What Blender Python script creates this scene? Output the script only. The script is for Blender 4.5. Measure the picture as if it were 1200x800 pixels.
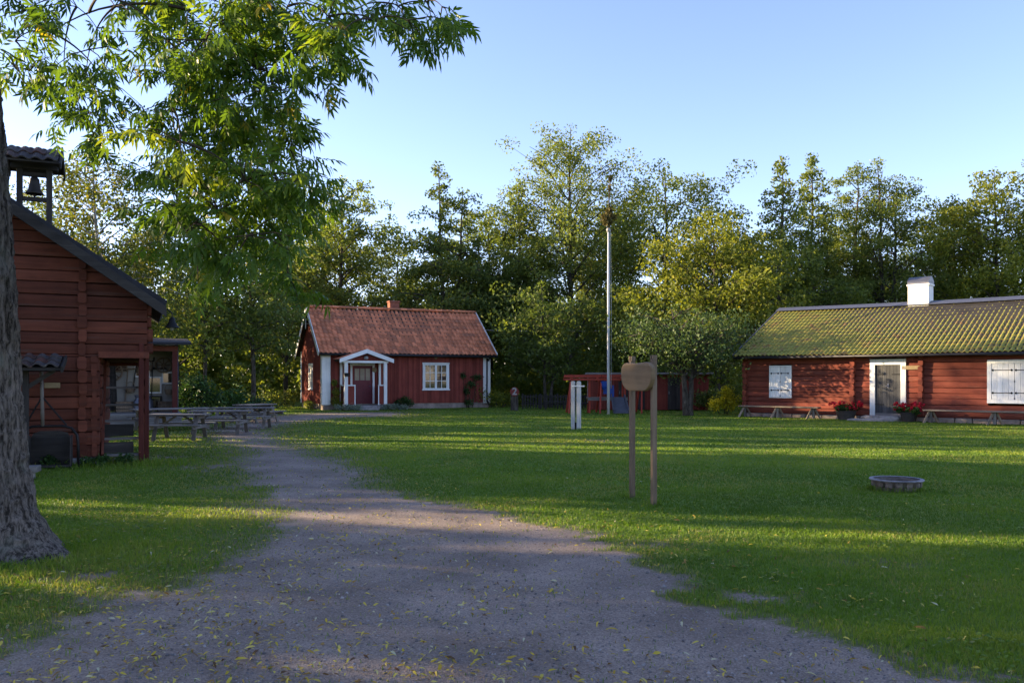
import bpy, math, random
import numpy as np
from mathutils import Vector, Matrix, Quaternion

for _o in list(bpy.data.objects):
    bpy.data.objects.remove(_o)
scene = bpy.context.scene
COL = scene.collection
R = math.radians

# ------------------------------------------------------------------ camera, sky, sun, exposure
EYE = 1.6
cam_d = bpy.data.cameras.new('camera')
cam_d.sensor_width = 36.0
cam_d.lens = 30.0
cam_d.shift_y = 0.0375
cam_d.clip_start = 0.05
cam_d.clip_end = 3000
cam = bpy.data.objects.new('camera', cam_d)
cam.location = (0, 0, EYE)
cam.rotation_euler = (R(90), 0, 0)
COL.objects.link(cam)
scene.camera = cam

SUN_EL = R(12.5)
SUN_AZ = R(78)            # from +Y towards -X
to_sun = Vector((-math.sin(SUN_AZ) * math.cos(SUN_EL), math.cos(SUN_AZ) * math.cos(SUN_EL), math.sin(SUN_EL)))
world = bpy.data.worlds.new('World')
scene.world = world
world.use_nodes = True
wn = world.node_tree
bg = wn.nodes['Background']
sky = wn.nodes.new('ShaderNodeTexSky')
sky.sky_type = 'NISHITA'
sky.sun_disc = False
sky.sun_elevation = SUN_EL
sky.sun_rotation = -SUN_AZ
sky.air_density = 0.85
sky.dust_density = 0.3
sky.ozone_density = 2.2
wb = wn.nodes.new('ShaderNodeMix')          # white balance of the daylight
wb.data_type = 'RGBA'; wb.blend_type = 'MULTIPLY'
wb.inputs[0].default_value = 1.0
wb.inputs[7].default_value = (1.05, 0.875, 0.96, 1)
wn.links.new(sky.outputs[0], wb.inputs[6])
wn.links.new(wb.outputs[2], bg.inputs[0])
bg.inputs[1].default_value = 0.13

sl = bpy.data.lights.new('sun', 'SUN')
sl.energy = 5.0
sl.angle = R(0.5)
sl.color = (1.0, 0.78, 0.48)
so = bpy.data.objects.new('sun', sl)
so.rotation_euler = to_sun.to_track_quat('Z', 'Y').to_euler()
so.location = (-40, 10, 30)
COL.objects.link(so)

scene.view_settings.view_transform = 'Standard'
scene.view_settings.look = 'None'
scene.view_settings.gamma = 1.0
scene.view_settings.use_curve_mapping = False
scene.view_settings.exposure = 1.92
scene.render.engine = 'CYCLES'
scene.cycles.max_bounces = 6
scene.cycles.diffuse_bounces = 3
scene.cycles.glossy_bounces = 2
scene.cycles.transmission_bounces = 3
scene.cycles.transparent_max_bounces = 4
scene.cycles.caustics_reflective = False
scene.cycles.caustics_refractive = False

# ------------------------------------------------------------------ small helpers
def C(r, g, b):
    f = lambda c: (c / 255 / 12.92) if c <= 10 else ((c / 255 + 0.055) / 1.055) ** 2.4
    return (f(r), f(g), f(b))


def G(px, py, h=EYE):
    """ground point under a picture direction"""
    y = h * 1000.0 / (py - 445.0)
    return ((px - 600) / 1000.0 * y, y)


def hash2(ix, iy, seed):
    n = (ix.astype(np.int64) * 374761393 + iy.astype(np.int64) * 668265263 + seed * 144665) & 0x7fffffff
    n = ((n ^ (n >> 13)) * 1274126177) & 0x7fffffff
    return ((n ^ (n >> 16)) & 0xffff) / 65535.0


def vnoise(x, y, seed=0):
    x = np.asarray(x, float); y = np.asarray(y, float)
    ix = np.floor(x); iy = np.floor(y)
    fx = x - ix; fy = y - iy
    fx = fx * fx * (3 - 2 * fx); fy = fy * fy * (3 - 2 * fy)
    a = hash2(ix, iy, seed); b = hash2(ix + 1, iy, seed)
    c = hash2(ix, iy + 1, seed); d = hash2(ix + 1, iy + 1, seed)
    return (a * (1 - fx) + b * fx) * (1 - fy) + (c * (1 - fx) + d * fx) * fy


def fbm(x, y, seed=0, o=3):
    t = 0; a = 0.5; s = 0
    for k in range(o):
        t = t + a * vnoise(x * 2 ** k, y * 2 ** k, seed + k * 17)
        s += a; a *= 0.5
    return t / s


def tz(x, y):
    """gentle unevenness of the yard"""
    x = np.asarray(x, float); y = np.asarray(y, float)
    return 0.05 * (fbm(x * 0.35, y * 0.35, 5, 2) - 0.5) + 0.02 * (fbm(x * 1.3, y * 1.3, 9, 2) - 0.5) - 0.015


# ------------------------------------------------------------------ materials
def nmat(name, rough=0.85):
    m = bpy.data.materials.new(name)
    m.use_nodes = True
    nt = m.node_tree
    b = nt.nodes['Principled BSDF']
    b.inputs['Roughness'].default_value = rough
    b.inputs['Specular IOR Level'].default_value = 0.25
    return m, nt, b


def N(nt, t, **kw):
    n = nt.nodes.new(t)
    for k, v in kw.items():
        setattr(n, k, v)
    return n


def coords(nt, scale=(1, 1, 1)):
    tc = N(nt, 'ShaderNodeTexCoord')
    mp = N(nt, 'ShaderNodeMapping')
    mp.inputs['Scale'].default_value = scale
    nt.links.new(tc.outputs['Object'], mp.inputs[0])
    return mp.outputs[0]


def noise(nt, vec, scale, detail=4, rough=0.55):
    n = N(nt, 'ShaderNodeTexNoise')
    n.inputs['Scale'].default_value = scale
    n.inputs['Detail'].default_value = detail
    n.inputs['Roughness'].default_value = rough
    nt.links.new(vec, n.inputs['Vector'])
    return n.outputs['Fac']


def ramp(nt, fac, stops, interp='LINEAR'):
    r = N(nt, 'ShaderNodeValToRGB')
    r.color_ramp.interpolation = interp
    e = r.color_ramp.elements
    e[0].position = stops[0][0]; e[0].color = (*stops[0][1], 1)
    e[1].position = stops[-1][0]; e[1].color = (*stops[-1][1], 1)
    for p, c in stops[1:-1]:
        k = e.new(p); k.color = (*c, 1)
    nt.links.new(fac, r.inputs[0])
    return r.outputs[0]


def mixc(nt, fac, a, b, mode='MIX'):
    m = N(nt, 'ShaderNodeMix', data_type='RGBA', blend_type=mode)
    for sock, v in ((m.inputs[0], fac), (m.inputs[6], a), (m.inputs[7], b)):
        if isinstance(v, (int, float)):
            sock.default_value = v
        elif isinstance(v, tuple):
            sock.default_value = (*v, 1)
        else:
            nt.links.new(v, sock)
    return m.outputs[2]


def math_(nt, op, a, b=None, clamp=False):
    m = N(nt, 'ShaderNodeMath', operation=op)
    m.use_clamp = clamp
    for k, v in enumerate((a, b)):
        if v is None: continue
        if isinstance(v, (int, float)): m.inputs[k].default_value = v
        else: nt.links.new(v, m.inputs[k])
    return m.outputs[0]


def attr(nt, name='rnd'):
    a = N(nt, 'ShaderNodeAttribute')
    a.attribute_name = name
    return a.outputs['Fac']


def bump(nt, b, h, strength=0.4, dist=0.01):
    n = N(nt, 'ShaderNodeBump')
    n.inputs['Strength'].default_value = strength
    n.inputs['Distance'].default_value = dist
    nt.links.new(h, n.inputs['Height'])
    nt.links.new(n.outputs[0], b.inputs['Normal'])


def wood(name, dark, light, axis='x', rough=0.85, grain=14, wear=None, wear_amt=0.35, rndamp=0.35):
    m, nt, b = nmat(name, rough)
    k = 0.07
    sc = {'x': (k, 1, 1), 'y': (1, k, 1), 'z': (1, 1, k)}[axis]
    v = coords(nt, sc)
    g = noise(nt, v, grain, 6, 0.65)
    v2 = coords(nt)
    st = noise(nt, v2, 1.7, 4, 0.6)
    mx = math_(nt, 'ADD', math_(nt, 'MULTIPLY', g, 0.6), math_(nt, 'MULTIPLY', st, 0.4))
    col = ramp(nt, mx, [(0.34, dark), (0.66, light)])
    if rndamp:
        rr = ramp(nt, attr(nt), [(0, (1 - rndamp,) * 3), (1, (1.15, 1.15, 1.15))])
        col = mixc(nt, 1.0, col, rr, 'MULTIPLY')
    if wear:
        w = ramp(nt, noise(nt, v, grain * 0.7, 5, 0.7), [(0.56, (0, 0, 0)), (0.72, (wear_amt,) * 3)])
        col = mixc(nt, w, col, wear)
    nt.links.new(col, b.inputs['Base Color'])
    bump(nt, b, g, 0.5, 0.006)
    return m


def plain(name, col, rough=0.6, var=0.15, scale=6, metallic=0, bumpy=0.0):
    m, nt, b = nmat(name, rough)
    n = noise(nt, coords(nt), scale, 5, 0.6)
    c = ramp(nt, n, [(0.3, tuple(x * (1 - var) for x in col)), (0.7, tuple(min(1, x * (1 + var)) for x in col))])
    nt.links.new(c, b.inputs['Base Color'])
    b.inputs['Metallic'].default_value = metallic
    if bumpy: bump(nt, b, noise(nt, coords(nt), scale * 5, 6, 0.6), bumpy, 0.01)
    return m


def leafmat(name, stops, transl=0.45, rough=0.55, tcol=None):
    m, nt, b = nmat(name, rough)
    c = ramp(nt, attr(nt), stops)
    nt.links.new(c, b.inputs['Base Color'])
    t = N(nt, 'ShaderNodeBsdfTranslucent')
    tc = mixc(nt, 1.0, c, tcol or (1.35, 1.3, 0.55), 'MULTIPLY')
    nt.links.new(tc, t.inputs[0])
    ms = N(nt, 'ShaderNodeMixShader')
    ms.inputs[0].default_value = transl
    nt.links.new(b.outputs[0], ms.inputs[1])
    nt.links.new(t.outputs[0], ms.inputs[2])
    nt.links.new(ms.outputs[0], nt.nodes['Material Output'].inputs[0])
    return m


M = {}
M['log_red'] = wood('weathered red log paint', (0.115, 0.026, 0.017), (0.255, 0.066, 0.040), 'x', 0.9, 16, (0.16, 0.10, 0.075), 0.45)
M['log_red_y'] = wood('weathered red log paint side', (0.115, 0.026, 0.017), (0.255, 0.066, 0.040), 'y', 0.9, 16, (0.16, 0.10, 0.075), 0.45)
M['log_red_old'] = wood('old dark red log paint', (0.070, 0.021, 0.013), (0.165, 0.049, 0.028), 'x', 0.92, 16, (0.085, 0.055, 0.045), 0.6)
M['log_red_old_y'] = wood('old dark red log paint side', (0.070, 0.021, 0.013), (0.165, 0.049, 0.028), 'y', 0.92, 16, (0.085, 0.055, 0.045), 0.6)
M['post_red'] = wood('red paint on upright timber', (0.055, 0.014, 0.011), (0.12, 0.03, 0.021), 'z', 0.9, 16, (0.12, 0.08, 0.06), 0.4)
M['board_red'] = wood('red board paint', (0.165, 0.034, 0.025), (0.26, 0.060, 0.042), 'z', 0.88, 18, (0.14, 0.06, 0.045), 0.25)
M['play_red'] = plain('bright red lacquer', (0.30, 0.040, 0.022), 0.55, 0.2, 4)
M['white_wood'] = wood('white painted boards', (0.62, 0.62, 0.60), (0.80, 0.79, 0.76), 'z', 0.6, 14, (0.45, 0.42, 0.36), 0.35, 0.12)
M['white_wood_x'] = wood('white painted planks', (0.62, 0.62, 0.60), (0.80, 0.79, 0.76), 'x', 0.6, 14, (0.45, 0.42, 0.36), 0.35, 0.12)
M['stake_paint'] = wood('greyed white stake paint', (0.32, 0.32, 0.315), (0.48, 0.48, 0.465), 'z', 0.7, 14, (0.25, 0.23, 0.2), 0.5, 0.1)
M['shed_red'] = wood('brighter red shed boards', (0.15, 0.032, 0.022), (0.25, 0.054, 0.037), 'z', 0.88, 18, (0.18, 0.08, 0.06), 0.3)
M['white_stone'] = plain('whitewash render', (0.76, 0.74, 0.70), 0.8, 0.06, 4, 0, 0.3)
M['grey_wood'] = wood('silvered grey timber', (0.10, 0.088, 0.08), (0.25, 0.23, 0.215), 'x', 0.85, 18, (0.10, 0.08, 0.07), 0.5)
M['grey_wood_z'] = wood('silvered grey timber upright', (0.09, 0.078, 0.068), (0.22, 0.195, 0.17), 'z', 0.85, 18, (0.10, 0.08, 0.06), 0.5)
M['brown_wood'] = wood('weathered brown timber', (0.10, 0.07, 0.045), (0.25, 0.18, 0.12), 'z', 0.8, 18, (0.30, 0.26, 0.21), 0.5)
M['bench_wood'] = wood('worn bench timber', (0.16, 0.12, 0.085), (0.36, 0.29, 0.22), 'x', 0.8, 18, (0.12, 0.09, 0.07), 0.4)
M['sign_wood'] = wood('varnished sign timber', (0.12, 0.078, 0.04), (0.29, 0.20, 0.11), 'y', 0.6, 12, (0.34, 0.29, 0.22), 0.4)
M['tar_wood'] = wood('tarred dark timber', (0.016, 0.014, 0.013), (0.05, 0.044, 0.04), 'x', 0.8, 14, (0.10, 0.09, 0.08), 0.4)
M['tar_wood_z'] = wood('tarred dark timber upright', (0.018, 0.016, 0.015), (0.055, 0.048, 0.043), 'z', 0.8, 14, (0.10, 0.09, 0.08), 0.4)
M['door_dark'] = wood('dark grey door boards', (0.035, 0.036, 0.04), (0.085, 0.085, 0.085), 'z', 0.75, 14, (0.20, 0.18, 0.15), 0.5)
M['door_red'] = plain('wine red door paint', (0.13, 0.022, 0.03), 0.5, 0.12, 5)
M['metal'] = plain('zinc flashing', (0.13, 0.135, 0.165), 0.45, 0.12, 5, 0.6)
M['iron'] = plain('black wrought iron', (0.012, 0.012, 0.013), 0.5, 0.3, 10, 0.4)
M['gutter'] = plain('dark gutter metal', (0.03, 0.028, 0.032), 0.45, 0.2, 5, 0.3)
M['stone'] = plain('grey granite', (0.24, 0.22, 0.21), 0.9, 0.3, 7, 0, 0.6)
M['foundation'] = plain('pale foundation stone', (0.25, 0.20, 0.17), 0.9, 0.35, 3, 0, 0.6)
M['glass'], _nt, _b = nmat('window glass', 0.04)
_b.inputs['Base Color'].default_value = (0.035, 0.035, 0.035, 1)
_b.inputs['Specular IOR Level'].default_value = 0.8
_g = noise(_nt, coords(_nt), 3.0, 2)
_nt.links.new(ramp(_nt, _g, [(0.4, (0.02, 0.02, 0.02)), (0.55, (0.10, 0.075, 0.05)), (0.7, (0.03, 0.03, 0.035))]), _b.inputs['Base Color'])
M['pole_white'] = plain('white pole paint', (0.52, 0.52, 0.53), 0.45, 0.06, 3)
M['blue'] = plain('blue plastic', (0.012, 0.055, 0.28), 0.5, 0.15, 5)
M['slate'] = plain('grey slide board', (0.07, 0.075, 0.09), 0.6, 0.2, 4)
M['plaque'] = plain('yellowed wooden plaque', (0.22, 0.16, 0.085), 0.7, 0.2, 9)
M['lamp_shell'] = plain('dull lamp enamel', (0.30, 0.29, 0.28), 0.5, 0.1, 6)
M['flower'] = leafmat('red geranium petals', [(0, (0.30, 0.004, 0.015)), (1, (0.62, 0.015, 0.04))], 0.2, 0.6, (1, 1, 1))
M['dry_leaf'] = leafmat('withered brown leaves', [(0, (0.07, 0.06, 0.022)), (1, (0.17, 0.14, 0.045))], 0.2, 0.8, (1, 0.9, 0.6))
M['plaster'] = plain('pale plaster wall', (0.30, 0.28, 0.245), 0.9, 0.08, 2)
M['far_house'] = plain('pale ochre house wall', (0.48, 0.34, 0.20), 0.9, 0.1, 2)
M['twig'] = plain('brown twig bark', (0.045, 0.034, 0.024), 0.9, 0.3, 8)


def trunkmat(name, dark, light, k=9.0):
    m, nt, b = nmat(name, 0.95)
    v = coords(nt, (1, 1, 0.16))
    n = noise(nt, v, k * 3.0, 8, 0.72)
    n2 = noise(nt, coords(nt, (1, 1, 0.4)), k * 6, 5, 0.7)
    h = math_(nt, 'ADD', math_(nt, 'MULTIPLY', n, 0.75), math_(nt, 'MULTIPLY', n2, 0.25))
    c = ramp(nt, h, [(0.43, dark), (0.50, tuple(0.5 * a + 0.5 * b for a, b in zip(dark, light))), (0.59, light)])  # darker bark cracks, contrast raised to paint in furrow shade
    lich = ramp(nt, noise(nt, coords(nt), 3.2, 5, 0.7), [(0.55, (0, 0, 0)), (0.68, (0.4, 0.4, 0.4))])
    c = mixc(nt, lich, c, (0.20, 0.21, 0.17))
    nt.links.new(c, b.inputs['Base Color'])
    bump(nt, b, h, 1.0, 0.05)
    return m


M['ash_bark'] = trunkmat('furrowed ash bark', (0.025, 0.020, 0.016), (0.20, 0.168, 0.145), 9)
M['bark'] = trunkmat('dark forest bark', (0.025, 0.02, 0.016), (0.10, 0.085, 0.07), 5)
M['birch_bark'] = trunkmat('pale birch bark', (0.10, 0.09, 0.08), (0.48, 0.46, 0.42), 3)

LG = lambda s: leafmat('leaves ' + s[0], s[1], s[2])
M['leaf_dark'] = leafmat('deep green forest leaves', [(0, (0.060, 0.092, 0.028)), (0.6, (0.130, 0.178, 0.046)), (1, (0.235, 0.245, 0.05))], 0.48)
M['leaf_mid'] = leafmat('mid green forest leaves', [(0, (0.076, 0.112, 0.030)), (0.6, (0.165, 0.210, 0.048)), (1, (0.32, 0.305, 0.055))], 0.50)
M['leaf_yellow'] = leafmat('yellowing autumn leaves', [(0, (0.075, 0.100, 0.018)), (0.55, (0.175, 0.205, 0.03)), (1, (0.37, 0.335, 0.035))], 0.45)
M['leaf_birch'] = leafmat('birch leaves turning', [(0, (0.055, 0.080, 0.022)), (0.6, (0.13, 0.15, 0.03)), (1, (0.30, 0.23, 0.03))], 0.5)
M['leaf_apple'] = leafmat('apple leaves', [(0, (0.04, 0.07, 0.022)), (0.7, (0.09, 0.14, 0.045)), (1, (0.18, 0.21, 0.045))], 0.35)
M['leaf_ash'] = leafmat('ash leaves', [(0, (0.046, 0.095, 0.014)), (0.55, (0.100, 0.172, 0.020)), (0.92, (0.185, 0.245, 0.026)), (1, (0.40, 0.32, 0.04))], 0.52, 0.42)
M['leaf_bush'] = leafmat('bush leaves', [(0, (0.02, 0.05, 0.016)), (1, (0.06, 0.12, 0.03))], 0.35)
M['leaf_gold'] = leafmat('golden bush leaves', [(0, (0.24, 0.26, 0.018)), (1, (0.62, 0.55, 0.04))], 0.45)
M['leaf_silver'] = leafmat('silvery herb leaves', [(0, (0.12, 0.16, 0.12)), (1, (0.25, 0.30, 0.24))], 0.25)
M['grass'] = leafmat('mown grass blades', [(0, (0.066, 0.124, 0.014)), (0.6, (0.126, 0.205, 0.022)), (0.93, (0.20, 0.255, 0.032)), (1, (0.25, 0.24, 0.075))], 0.45, 0.5, (1.25, 1.3, 0.5))
M['litter'] = leafmat('fallen ash leaflets', [(0, (0.10, 0.05, 0.02)), (0.25, (0.30, 0.18, 0.04)), (0.55, (0.50, 0.38, 0.04)), (0.85, (0.58, 0.48, 0.09)), (1, (0.50, 0.47, 0.30))], 0.25, 0.6, (1, 1, 0.8))


def tilemat(name, base, alt, moss, moss_lo, moss_hi, lich=(0.25, 0.25, 0.22)):
    m, nt, b = nmat(name, 0.9)
    a = attr(nt)
    c = ramp(nt, a, [(0, alt), (0.25, tuple(0.75 * x for x in base)), (0.6, base), (1, tuple(min(1, 1.3 * x) for x in base))])
    n = noise(nt, coords(nt), 2.0, 6, 0.65)
    f = noise(nt, coords(nt), 28.0, 4, 0.6)
    mf = math_(nt, 'ADD', math_(nt, 'MULTIPLY', n, 0.7), math_(nt, 'MULTIPLY', f, 0.3))
    mk = ramp(nt, mf, [(moss_lo, (0, 0, 0)), (moss_hi, (1, 1, 1))])
    c = mixc(nt, mk, c, moss)
    lk = ramp(nt, noise(nt, coords(nt), 9, 5, 0.7), [(0.60, (0, 0, 0)), (0.70, (0.55, 0.55, 0.55))])
    c = mixc(nt, lk, c, lich)
    nt.links.new(c, b.inputs['Base Color'])
    bump(nt, b, f, 0.5, 0.012)
    return m


M['tile_red'] = tilemat('weathered red roof tiles', (0.54, 0.190, 0.092), (0.33, 0.135, 0.075), (0.25, 0.20, 0.15), 0.60, 0.72)
M['tile_moss'] = tilemat('mossy roof tiles', (0.22, 0.085, 0.058), (0.08, 0.07, 0.06), (0.255, 0.238, 0.052), 0.33, 0.49, (0.28, 0.23, 0.08))
M['tile_dark'] = tilemat('sooty old roof tiles', (0.06, 0.05, 0.05), (0.16, 0.055, 0.035), (0.05, 0.05, 0.035), 0.5, 0.62)
M['roof_felt'] = plain('black roofing felt', (0.022, 0.022, 0.026), 0.8, 0.3, 6, 0, 0.4)


# ------------------------------------------------------------------ mesh builder
rs = random.Random(7)


class MB:
    def __init__(s):
        s.v = []; s.f = []; s.a = []

    def add(s, vs, fs, a=None):
        o = len(s.v)
        if a is None: a = rs.random()
        s.v.extend([tuple(p) for p in vs])
        s.a.extend([a] * len(vs))
        s.f.extend([tuple(i + o for i in f) for f in fs])

    def box(s, x0, x1, y0, y1, z0, z1, a=None):
        s.add([(x0, y0, z0), (x1, y0, z0), (x1, y1, z0), (x0, y1, z0), (x0, y0, z1), (x1, y0, z1), (x1, y1, z1), (x0, y1, z1)],
              [(0, 3, 2, 1), (4, 5, 6, 7), (0, 1, 5, 4), (1, 2, 6, 5), (2, 3, 7, 6), (3, 0, 4, 7)], a)

    def beam(s, a, b, w, h, up=(0, 0, 1), at=None):
        a = Vector(a); b = Vector(b); d = (b - a).normalized()
        u = Vector(up)
        if abs(d.dot(u)) > 0.98: u = Vector((0, 1, 0))
        x = d.cross(u).normalized(); u = x.cross(d).normalized()
        vs = []
        for p in (a, b):
            for i, j in ((-1, -1), (1, -1), (1, 1), (-1, 1)):
                vs.append(p + x * (i * w / 2) + u * (j * h / 2))
        s.add(vs, [(0, 1, 2, 3), (7, 6, 5, 4), (0, 4, 5, 1), (1, 5, 6, 2), (2, 6, 7, 3), (3, 7, 4, 0)], at)

    def tube(s, pts, rad, n=7, a=None, cap=True):
        pts = [Vector(p) for p in pts]
        if not hasattr(rad, '__len__'): rad = [rad] * len(pts)
        vs = []; fs = []
        prev = None
        for i, p in enumerate(pts):
            d = (pts[min(i + 1, len(pts) - 1)] - pts[max(i - 1, 0)])
            if d.length < 1e-9: d = Vector((0, 0, 1))
            d.normalize()
            u = prev if prev is not None else (Vector((1, 0, 0)) if abs(d.x) < 0.9 else Vector((0, 1, 0)))
            x = (u - d * u.dot(d)).normalized(); prev = x
            y = d.cross(x)
            for k in range(n):
                t = 2 * math.pi * k / n
                vs.append(p + (x * math.cos(t) + y * math.sin(t)) * rad[i])
        for i in range(len(pts) - 1):
            for k in range(n):
                k2 = (k + 1) % n
                fs.append((i * n + k, i * n + k2, (i + 1) * n + k2, (i + 1) * n + k))
        if cap:
            fs.append(tuple(range(n - 1, -1, -1)))
            fs.append(tuple((len(pts) - 1) * n + k for k in range(n)))
        s.add(vs, fs, a)

    def lathe(s, prof, c=(0, 0, 0), n=20, jit=0.0, a=None):
        vs = []; fs = []
        for r, z in prof:
            for k in range(n):
                t = 2 * math.pi * k / n
                rr = r * (1 + jit * (rs.random() - 0.5))
                vs.append((c[0] + rr * math.cos(t), c[1] + rr * math.sin(t), c[2] + z))
        for i in range(len(prof) - 1):
            for k in range(n):
                k2 = (k + 1) % n
                fs.append((i * n + k, i * n + k2, (i + 1) * n + k2, (i + 1) * n + k))
        s.add(vs, fs, a)

    def prism(s, poly, y0, y1, a=None):
        """poly in x,z extruded along y"""
        n = len(poly)
        vs = [(x, y0, z) for x, z in poly] + [(x, y1, z) for x, z in poly]
        fs = [tuple(range(n)), tuple(range(2 * n - 1, n - 1, -1))]
        for i in range(n):
            j = (i + 1) % n
            fs.append((j, i, i + n, j + n))
        s.add(vs, fs, a)

    def build(s, name, mat, parent=None, bevel=0.0, smooth=False, loc=None, rot=0.0):
        me = bpy.data.meshes.new(name)
        me.from_pydata(s.v, [], s.f)
        at = me.attributes.new('rnd', 'FLOAT', 'POINT')
        at.data.foreach_set('value', np.array(s.a, dtype=np.float32))
        import bmesh
        bm = bmesh.new(); bm.from_mesh(me)
        bmesh.ops.recalc_face_normals(bm, faces=bm.faces)
        bm.to_mesh(me); bm.free()
        me.materials.append(mat)
        if smooth: me.polygons.foreach_set('use_smooth', [True] * len(me.polygons))
        me.update()
        o = bpy.data.objects.new(name, me)
        COL.objects.link(o)
        if parent: o.parent = parent
        if loc: o.location = loc
        if rot: o.rotation_euler = (0, 0, rot)
        if bevel:
            b = o.modifiers.new('bevel', 'BEVEL'); b.width = bevel; b.segments = 2; b.limit_method = 'ANGLE'
        return o


def npmesh(name, v, f, a, mat, parent=None, smooth=False):
    v = np.ascontiguousarray(v, dtype=np.float32); f = np.ascontiguousarray(f, dtype=np.int32)
    me = bpy.data.meshes.new(name)
    k = f.shape[1]
    me.vertices.add(len(v)); me.vertices.foreach_set('co', v.ravel())
    me.loops.add(f.size); me.loops.foreach_set('vertex_index', f.ravel())
    me.polygons.add(len(f))
    me.polygons.foreach_set('loop_start', np.arange(0, f.size, k, dtype=np.int32))
    me.polygons.foreach_set('loop_total', np.full(len(f), k, dtype=np.int32))
    if a is not None:
        at = me.attributes.new('rnd', 'FLOAT', 'POINT')
        at.data.foreach_set('value', np.ascontiguousarray(a, dtype=np.float32))
    me.materials.append(mat)
    if smooth: me.polygons.foreach_set('use_smooth', [True] * len(f))
    me.update(calc_edges=True)
    me.validate()
    o = bpy.data.objects.new(name, me)
    COL.objects.link(o)
    if parent: o.parent = parent
    return o


def thing(name, label, cat, loc=(0, 0, 0), rot=0.0, group=None):
    o = bpy.data.objects.new(name, None)
    o.empty_display_size = 0.2
    COL.objects.link(o)
    o.location = loc; o.rotation_euler = (0, 0, rot)
    tag(o, label, cat, group)
    return o


def tag(o, label, cat, group=None):
    o['label'] = label; o['category'] = cat
    if group: o['group'] = group
    return o


def kind(o, k, label=None):
    o['kind'] = k
    if label: o['label'] = label
    return o


def dup(root, loc, rot, label):
    r = root.copy(); COL.objects.link(r); r.location = loc; r.rotation_euler = (0, 0, rot)
    r['label'] = label
    for ch in list(root.children):
        c = ch.copy(); COL.objects.link(c); c.parent = r
        for g in ch.children:
            d = g.copy(); COL.objects.link(d); d.parent = c
    return r


# ------------------------------------------------------------------ ground: lawn and gravel share one terrain
PATH_PX = [(1215, 806), (1085, 776), (958, 741), (836, 699), (770, 672), (722, 650), (692, 629), (640, 611), (560, 595), (480, 583),
           (430, 564), (398, 545), (368, 528), (345, 514), (332, 503), (350, 494), (400, 488), (455, 487.4), (470, 484.6), (462, 482.6),
           (380, 483.6), (325, 487.0), (305, 490), (258, 497), (222, 506), (236, 514), (262, 526), (268, 540), (296, 560), (312, 585), (318, 612),
           (300, 640), (262, 668), (228, 694), (150, 694), (118, 716), (50, 738), (0, 756), (-60, 775), (-420, 830)]
PATH = [G(*p) for p in PATH_PX] + [(-12, 3.5), (-12, 0.5), (12, 0.5), (3.0, 3.9)]


def gravel_sd(x, y):
    """distance to the gravel outline, positive inside"""
    P = np.array(PATH); Q = np.roll(P, -1, 0)
    d = np.full(x.shape, 1e9); ins = np.zeros(x.shape, bool)
    for (ax, ay), (bx, by) in zip(P, Q):
        ex, ey = bx - ax, by - ay
        t = np.clip(((x - ax) * ex + (y - ay) * ey) / (ex * ex + ey * ey + 1e-12), 0, 1)
        d = np.minimum(d, (x - ax - t * ex) ** 2 + (y - ay - t * ey) ** 2)
        c = ((ay > y) != (by > y)) & (x < (bx - ax) * (y - ay) / (by - ay + 1e-12) + ax)
        ins ^= c
    d = np.sqrt(d)
    return np.where(ins, d, -d)


# worn bare spots in the lawn: x, y, radius
BARE = [(*G(880, 697), 0.22), (*G(760, 633), 0.28), (*G(1030, 658), 0.16), (*G(185, 536), 0.9), (*G(620, 628), 0.3), (*G(100, 672), 0.3),
        (*G(240, 512), 1.0), (*G(300, 545), 1.0), (*G(150, 700), 0.35), (*G(700, 516), 0.35)]


def gravel_mask(x, y):
    sd = gravel_sd(x, y)
    n = fbm(x * 1.1, y * 1.1, 3, 3) - 0.5
    n2 = fbm(x * 6, y * 6, 31, 3) - 0.5
    soft = 0.42 + 0.035 * np.maximum(y - 8, 0)
    # a wider fade where grass creeps in beside the barn and the tables
    left = np.clip((-1.6 - x + 0.02 * y) / 1.5, 0, 1) * np.clip((y - 6) / 4, 0, 1)
    soft = soft + 0.9 * left
    soft = soft + 0.55 * np.exp(-((x + 2.7) / 1.3) ** 2) * np.clip((9.5 - y) / 3, 0, 1)
    m = 0.5 + 0.5 * (sd + n * (0.55 + 0.5 * left) + n2 * 0.62) / soft
    # turf has grown through the gravel round the tables and beside the barn
    over = np.clip((y - 12.5) / 6, 0, 1) * np.clip((34 - y) / 4, 0, 1) * np.clip((-3.0 - x) / 3, 0, 1)
    m = m * (1 - over * (0.24 + 0.6 * n + 0.3 * n2))
    for bx, by, br in BARE:
        dd = np.sqrt(((x - bx) / 1.8) ** 2 + (y - by) ** 2) / br
        m = np.maximum(m, 0.54 - 0.34 * dd + n2 * 0.8)
    return np.clip(m, 0, 1)


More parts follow.
